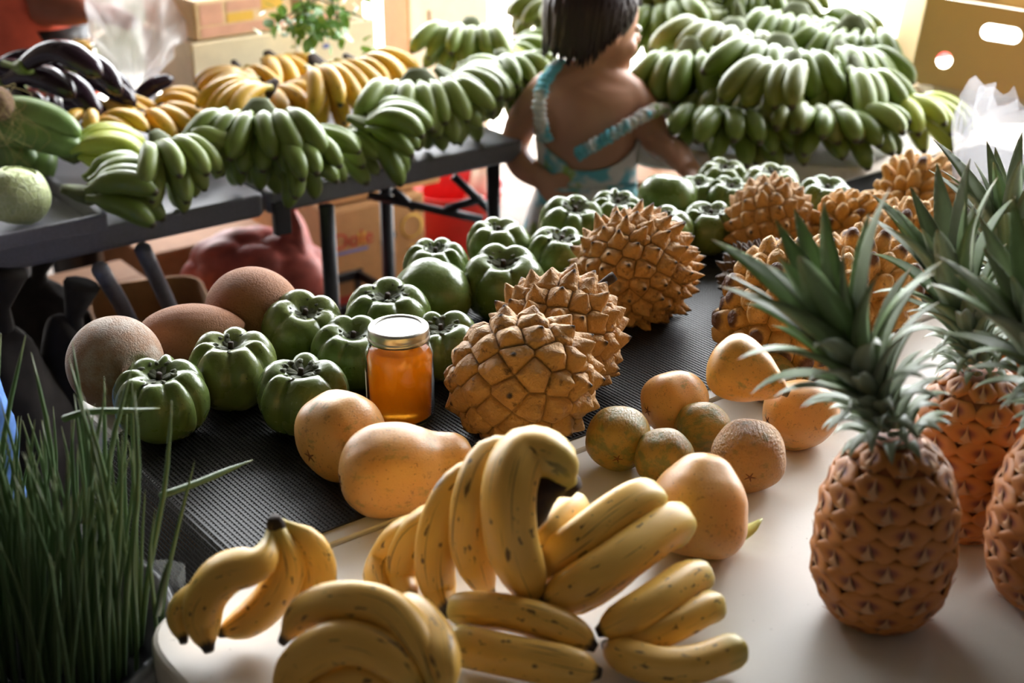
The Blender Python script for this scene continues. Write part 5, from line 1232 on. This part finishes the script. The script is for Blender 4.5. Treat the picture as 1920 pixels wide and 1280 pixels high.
# ================================================================ people
def ellipsoid(c, r, M=None, sub=4):
    V, F = ico(sub); V = V * np.asarray(r)
    if M is not None: V = V @ np.array(M).T
    return V + np.asarray(c), F.tolist()
def loft(rows, n=28):
    """rows: (centre, rx, ry, rz) horizontal ellipse rings, closed"""
    V = []; th = np.linspace(0, 2 * np.pi, n, endpoint=False)
    for c, rx, ry, rz in rows:
        x, y = rx * np.cos(th), ry * np.sin(th); ca, sa = math.cos(rz), math.sin(rz)
        V.append(np.stack([c[0] + x * ca - y * sa, c[1] + x * sa + y * ca, np.full(n, c[2])], 1))
    m = len(rows); F = [[i * n + j, i * n + (j + 1) % n, (i + 1) * n + (j + 1) % n, (i + 1) * n + j] for i in range(m - 1) for j in range(n)]
    F.append(list(range(n))[::-1]); F.append([(m - 1) * n + j for j in range(n)])
    return np.concatenate(V), F
def fused(name, mb, mat, parent, off, voxel, smooth=6):
    o = mb.build(name, mat, parent, off)
    r = o.modifiers.new('fuse', 'REMESH'); r.mode = 'VOXEL'; r.voxel_size = voxel; r.use_smooth_shade = True
    s = o.modifiers.new('soften', 'SMOOTH'); s.iterations = smooth; s.factor = 0.5
    dg = bpy.context.evaluated_depsgraph_get(); me = bpy.data.meshes.new_from_object(o.evaluated_get(dg)); o.modifiers.clear(); o.data = me
    me.polygons.foreach_set('use_smooth', np.ones(len(me.polygons), dtype=bool))
    return o
def limb(mb, pts, rad, k=22, n=14):
    P = catmull([list(p) for p in pts], k); V, F, _ = sweep(P, np.interp(np.linspace(0, 1, k), np.linspace(0, 1, len(rad)), rad), n); mb.add(V, F)
def hand_shape(mb, wrist, d, palm_n, s, curl=0.5, thumb=1):
    """palm and five bent fingers; d = pointing direction, palm_n = back-of-hand normal"""
    d = Vector(d).normalized(); nn = Vector(palm_n); nn = (nn - d * nn.dot(d)).normalized(); sd = d.cross(nn) * thumb
    w = Vector(wrist)
    for k in range(4):
        f = k - 1.5; b = w + d * .045 * s + sd * f * .0125 * s; L = [.040, .045, .042, .033][k] * s
        limb(mb, [w + sd * f * .007 * s, w + d * .025 * s + sd * f * .011 * s, b + d * .006 * s], [.011 * s, .0115 * s, .0085 * s], 8, 8)
        p1 = b + d * L * .45 - nn * L * .12 * curl; p2 = p1 + (d * (1 - curl * .5) - nn * curl).normalized() * L * .35; p3 = p2 + (d * (1 - curl) - nn * curl * 1.4).normalized() * L * .28
        limb(mb, [b, p1, p2, p3], [.0072 * s, .0068 * s, .0062 * s, .0045 * s], 10, 8)
    tb = w + d * .012 * s - sd * .014 * s; limb(mb, [tb, tb + (d * .6 - sd).normalized() * .022 * s, tb + (d * 1.0 - sd * .8).normalized() * .042 * s - nn * .006 * s], [.010 * s, .0082 * s, .0055 * s], 9, 8)
# ---- girl, seen from behind
GY = 2.66
gp = lambda x, y, Y=GY: atY(x, y, Y)
gr = gp(1105, 350); root = Vector((gr.x, GY, 0)); off = np.array(root)
girl = thing('person', 'small child with dark bobbed hair in a white and turquoise sundress, back turned', 'person', root)
rz = R(-6); mb = MB()
trs = [((gp(1102, 470)), .105, .082), (gp(1100, 420), .108, .085), (gp(1099, 372), .098, .078), (gp(1100, 330), .090, .070), (gp(1101, 290), .090, .066), (gp(1102, 250), .095, .066), (gp(1103, 210), .101, .066), (gp(1105, 180), .104, .060), (gp(1107, 160), .092, .050), (gp(1110, 146), .062, .040), (gp(1112, 136), .038, .034)]
V, F = loft([(c, a, b, rz) for c, a, b in trs]); mb.add(V, F)
hc = gp(1122, 38, GY + .01); fd = Vector((.92, .38, -.12)).normalized()          # head centre, facing
limb(mb, [gp(1108, 155), gp(1112, 125), hc + Vector((-.01, 0, -.03))], [.040, .033, .040], 10, 16)
up = Vector((0, 0, 1)); sdv = fd.cross(up).normalized(); upv = sdv.cross(fd)
HM = Matrix((fd, -sdv, upv)).transposed()
def hl(x, y, z): return hc + fd * x - sdv * y + upv * z
V, F = ellipsoid(hc + upv * .012 - fd * .008, (.083, .071, .088), HM); mb.add(V, F)
V, F = ellipsoid(hl(.034, 0, -.045), (.046, .050, .050), HM); mb.add(V, F)          # cheeks and jaw
V, F = ellipsoid(hl(.062, 0, -.078), (.018, .022, .016), HM); mb.add(V, F)          # chin
V, F = ellipsoid(hl(.084, 0, -.030), (.012, .010, .012), HM); mb.add(V, F)          # nose
for s_ in (-1, 1):
    V, F = ellipsoid(hl(.0, s_ * .070, -.015), (.016, .006, .023), HM); mb.add(V, F)     # ears
    V, F = ellipsoid(hl(.052, s_ * .030, -.042), (.020, .020, .020), HM); mb.add(V, F)   # cheeks
limb(mb, [gp(1110, 138), gp(1074, 148), gp(1038, 160)], [.036, .037, .040], 12)
limb(mb, [gp(1114, 140), gp(1150, 160), gp(1180, 182)], [.036, .038, .040], 12)
# arms
La, Lb, Lc = gp(1030, 172), gp(962, 272, GY + .06), gp(1018, 338, GY - .06)
limb(mb, [gp(1058, 172), La, (La + Lb) / 2 + Vector((-.012, .0, 0)), Lb], [.046, .040, .034, .028], 24)
limb(mb, [Lb + Vector((0, 0, .012)), Lb, (Lb + Lc) / 2 + Vector((-.008, 0, -.008)), Lc], [.026, .030, .028, .020], 24)
hand_shape(mb, Lc, Vector((.6, -.3, -.5)), Vector((-.3, -.9, .3)), .92, .45, 1)
Ra, Rb_, Rc = gp(1182, 188), gp(1232, 268, GY - .04), gp(1296, 322, GY - .20)
limb(mb, [gp(1150, 176), Ra, (Ra + Rb_) / 2 + Vector((.006, 0, .004)), Rb_], [.046, .041, .034, .028], 24)
limb(mb, [Rb_, (Rb_ + Rc) / 2 + Vector((.004, 0, .006)), Rc], [.028, .027, .019], 18)
hand_shape(mb, Rc, Vector((.75, -.6, -.12)), Vector((.1, -.2, 1)), .92, .5, -1)
# legs
for s_ in (-1, 1):
    hx = root.x + s_ * .052
    limb(mb, [(hx, GY, .48), (hx + s_ * .004, GY - .005, .40), (hx + s_ * .006, GY + .004, .27), (hx + s_ * .006, GY - .008, .16), (hx + s_ * .006, GY, .05)], [.066, .060, .040, .038, .025], 24)
    limb(mb, [(hx + s_ * .006, GY - .03, .028), (hx + s_ * .008, GY + .02, .030), (hx + s_ * .012, GY + .085, .018)], [.024, .028, .018], 12)
body = fused('body', mb, SKIN, girl, off, .0046, 8)
for s_ in (-1, 1):
    V, F = ellipsoid(hl(.068, s_ * .028, -.008), (.008, .011, .008), HM, 3); e = MB().add(V, F).build('eye', EYEW, girl, off)
    V, F = ellipsoid(hl(.0745, s_ * .028, -.008), (.003, .005, .005), HM, 3); MB().add(V, F).build('pupil', DARK, e)
    for o in e.children: o.data.transform(Matrix.Translation(-root))
V, F, _ = sweep(catmull([hl(.066, -.020, -.058), hl(.078, 0, -.056), hl(.066, .020, -.058)], 9), np.array([.002, .004, .005, .0055, .005, .0055, .005, .004, .002]), 8); MB().add(V, F).build('mouth', LIPS, girl, off)
# hair: a cap with many locks falling to a bob
mb = MB(); V, F = ellipsoid(hc + upv * .022 - fd * .018, (.088, .080, .090), HM)
loc_ = (V - np.array(hc)) @ np.array(HM); V = V + 0; mb.add(V, F, np.stack([loc_[:, 0] * 8, loc_[:, 1] * 8, loc_[:, 2]], 1))
gg = random.Random(12)
for k in range(230):
    a = gg.uniform(-math.pi, math.pi); back = abs(a) / math.pi                    # 0 = over the face, 1 = nape
    if abs(a) < .55 and gg.random() < .35: continue
    le = -.024 - .044 * min(1, back * 1.5) + gg.uniform(-.012, .012) if abs(a) > .95 else .022 + gg.uniform(-.015, .02)
    if abs(a) < .75: le = .045 + gg.uniform(-.012, .012)
    elif abs(a) < 1.8: le = .045 - (abs(a) - .75) / 1.05 * .098 + gg.uniform(-.010, .010)
    P = []
    for t in np.linspace(0, 1, 7):
        z = .108 - (.108 - le) * t ** 1.25; zz = np.clip((z - .022) / .092, -1, 1)
        ring = math.sqrt(max(0, 1 - max(0, zz) ** 2)) if zz > 0 else 1 - .10 * min(1, -zz) * 1.1
        rr = .084 * ring + gg.uniform(-.0015, .0025) + .004 * (t > .85)
        P.append(hl(-.016 + math.cos(a) * rr * 1.06, math.sin(a) * rr * .97, z))
    V, F, bc = sweep(catmull([list(p) for p in P], 12), np.interp(np.linspace(0, 1, 12), [0, .3, .8, 1], [.006, .0095, .008, .001]), 6, flat=.6)
    bc[:, :2] += k * 1.7; mb.add(V, F, bc)
hair = mb.build('hair', HAIR, girl, off, attr='bc')
# dress: bodice with a scooped back, flared skirt, ruffled straps
n = 64; rowsd = 34; V = []
zs = np.array([c.z for c, a, b in trs]); cx = np.array([c.x for c, a, b in trs]); ra = np.array([a for c, a, b in trs]); rb = np.array([b for c, a, b in trs]); o_ = np.argsort(zs)
def tor(z):
    i = lambda arr: np.interp(z, zs[o_], arr[o_]); return i(cx), i(ra), i(rb)
zt = lambda y: gp(1100, y).z
zw, zh = zt(345), .36
for j in range(n):
    a = 2 * math.pi * j / n; bk = max(0.0, -math.sin(a))                          # camera side = back of the girl
    lft = max(0, -math.cos(a))
    ztop = zt(228) - (zt(228) - zt(300)) * bk ** .7 * (1 - .35 * lft * (bk < .93)) 
    if math.sin(a) > 0: ztop = zt(225) + (zt(195) - zt(225)) * math.sin(a)
    for i in range(rowsd):
        t = i / (rowsd - 1)
        if t < .5: z = ztop + (zw - ztop) * t * 2; c_, a_, b_ = tor(z); f = 1.045 + .012 * (1 - 2 * t); px_, py_ = a_ * f + .003, b_ * f + .004
        else:
            u = (t - .5) * 2; z = zw + (zh - zw) * u; c_, a_, b_ = tor(max(z, zs.min())); fl = u ** .8
            px_, py_ = .094 + .075 * fl, .076 + .072 * fl; w_ = 1 + .05 * fl * math.sin(a * 11) + .03 * fl * math.sin(a * 17 + 1); px_ *= w_; py_ *= w_
        ca, sa = math.cos(rz), math.sin(rz); x, y = px_ * math.cos(a), py_ * math.sin(a)
        V.append((c_ + x * ca - y * sa, GY + x * sa + y * ca, z))
F = [[j * rowsd + i, ((j + 1) % n) * rowsd + i, ((j + 1) % n) * rowsd + i + 1, j * rowsd + i + 1] for j in range(n) for i in range(rowsd - 1)]
dr_ = MB().add(V, F).build('dress', DRESS, girl, off); m_ = dr_.modifiers.new('cloth', 'SOLIDIFY'); m_.thickness = .003; m_.offset = 1
def ruffle(name, pts, r, seed):
    P = catmull([list(p) for p in pts], 150); V, F, _ = sweep(P, r * (1 + .14 * np.sin(np.arange(150) * 1.05) + .08 * np.sin(np.arange(150) * .37)), 18, flat=.6); V += RNG.normal(size=V.shape) * .0004
    V += (noise3(V, 260, seed, 2) * .0022)[:, None] * np.array([1, .4, 1]); return MB().add(V, F).build(name, DRESS, girl, off)
ruffle('strap', [gp(1024, 262, GY - .060), gp(1012, 215, GY - .075), gp(1016, 165, GY - .066), gp(1038, 128, GY - .02), gp(1052, 122, GY + .02), gp(1050, 150, GY + .06)], .0145, 1)
ruffle('strap', [gp(1082, 290, GY - .080), gp(1120, 268, GY - .086), gp(1165, 242, GY - .088), gp(1208, 216, GY - .072), gp(1232, 206, GY - .035), gp(1236, 214, GY + .01), gp(1212, 228, GY + .035)], .0195, 2)
ruffle('waist_tie', [gp(1014, 352, GY - .05), gp(1060, 356, GY - .082), gp(1105, 356, GY - .088), gp(1150, 352, GY - .08), gp(1192, 346, GY - .045)], .006, 3)
# ---- person in coral shirt behind the eggplants
PY = 3.18; pr0 = atY(18, 80, PY); root2 = Vector((pr0.x, PY, 0)); off2 = np.array(root2)
man = thing('person', 'person in a coral shirt standing behind the eggplants, arm stretched out', 'person', root2)
X = root2.x; mb = MB()
limb(mb, [(X, PY, 1.30), (X, PY, 1.40), (X + .01, PY - .02, 1.46)], [.07, .055, .055], 10, 16)
V, F = ellipsoid((X + .01, PY - .03, 1.57), (.078, .098, .118)); mb.add(V, F)
V, F = ellipsoid((X + .015, PY - .10, 1.52), (.055, .04, .06)); mb.add(V, F); V, F = ellipsoid((X + .015, PY - .138, 1.555), (.015, .02, .02)); mb.add(V, F)
for s_ in (-1, 1): V, F = ellipsoid((X + .01 + s_ * .08, PY - .02, 1.565), (.010, .02, .032)); mb.add(V, F)
el_, wr_ = atY(72, 10, PY - .08), atY(168, 22, PY - .14)
limb(mb, [(X + .17, PY, 1.32), (X + .19, PY - .01, 1.15), el_, ], [.055, .05, .042], 16); limb(mb, [el_, (el_ + wr_) / 2, wr_], [.042, .040, .028], 16)
hand_shape(mb, wr_, Vector((.9, -.2, -.1)), Vector((0, -.3, 1)), 1.25, .5, 1)
limb(mb, [(X - .17, PY, 1.32), (X - .22, PY, 1.08), (X - .20, PY - .06, .86)], [.055, .045, .03], 20); hand_shape(mb, Vector((X - .20, PY - .06, .86)), Vector((0, -.2, -1)), Vector((-1, 0, 0)), 1.25, .4, 1)
for s_ in (-1, 1):
    limb(mb, [(X + s_ * .09, PY, .86), (X + s_ * .095, PY, .5), (X + s_ * .095, PY + .01, .30), (X + s_ * .095, PY + .01, .07)], [.09, .062, .058, .036], 24); limb(mb, [(X + s_ * .095, PY + .04, .04), (X + s_ * .095, PY - .05, .045), (X + s_ * .10, PY - .16, .025)], [.035, .042, .025], 10)
V, F = loft([((X, PY, .80), .155, .105, 0), ((X, PY, .95), .15, .10, 0), ((X, PY, 1.2), .175, .11, 0), ((X, PY, 1.34), .16, .085, 0), ((X, PY, 1.40), .07, .06, 0)]); mb.add(V, F)
fused('body', mb, SKIN2, man, off2, .010, 6)
rows = [((X, PY, z), a, b, 0) for z, a, b in ((.70, .185, .135), (.74, .185, .135), (.80, .18, .13), (.88, .172, .122), (1.0, .166, .118), (1.2, .19, .125), (1.33, .178, .10), (1.39, .085, .075))]
V, F = loft(rows, 48); ang = np.arctan2(V[:, 1] - PY, V[:, 0] - X); V[:, :2] += (np.stack([np.cos(ang), np.sin(ang)], 1) * (.006 * np.sin(ang * 9 + V[:, 2] * 30))[:, None])
sh = MB().add(V, F[:-2]).build('shirt', CORAL, man, off2); sb = sh.modifiers.new('soft', 'SUBSURF'); sb.levels = sb.render_levels = 2
mb = MB(); limb(mb, [(X + .14, PY, 1.33), (X + .185, PY, 1.22), (X + .19, PY - .015, 1.10), el_ + Vector((.0, .0, .05))], [.07, .066, .060, .054], 16); mb.build('sleeve', CORAL, man, off2)
mb = MB(); limb(mb, [(X - .14, PY, 1.33), (X - .195, PY, 1.22), (X - .215, PY, 1.10)], [.07, .066, .058], 14); mb.build('sleeve', CORAL, man, off2)
mb = MB()
for s_ in (-1, 1): limb(mb, [(X + s_ * .085, PY, .86), (X + s_ * .095, PY, .5), (X + s_ * .095, PY + .01, .12)], [.105, .08, .062], 16)
mb.build('trousers', BLACKP, man, off2)
V, F = ellipsoid((X + .01, PY - .015, 1.60), (.086, .098, .112)); MB().add(V, F).build('hair', HAIR, man, off2, attr='bc')
for s_ in (-1, 1): V, F = ellipsoid((X + .015 + s_ * .03, PY - .118, 1.58), (.012, .008, .008), sub=3); MB().add(V, F).build('eye', EYEW, man, off2)
V, F = ellipsoid((X + .015, PY - .132, 1.505), (.022, .008, .006), sub=3); MB().add(V, F).build('mouth', LIPS, man, off2)
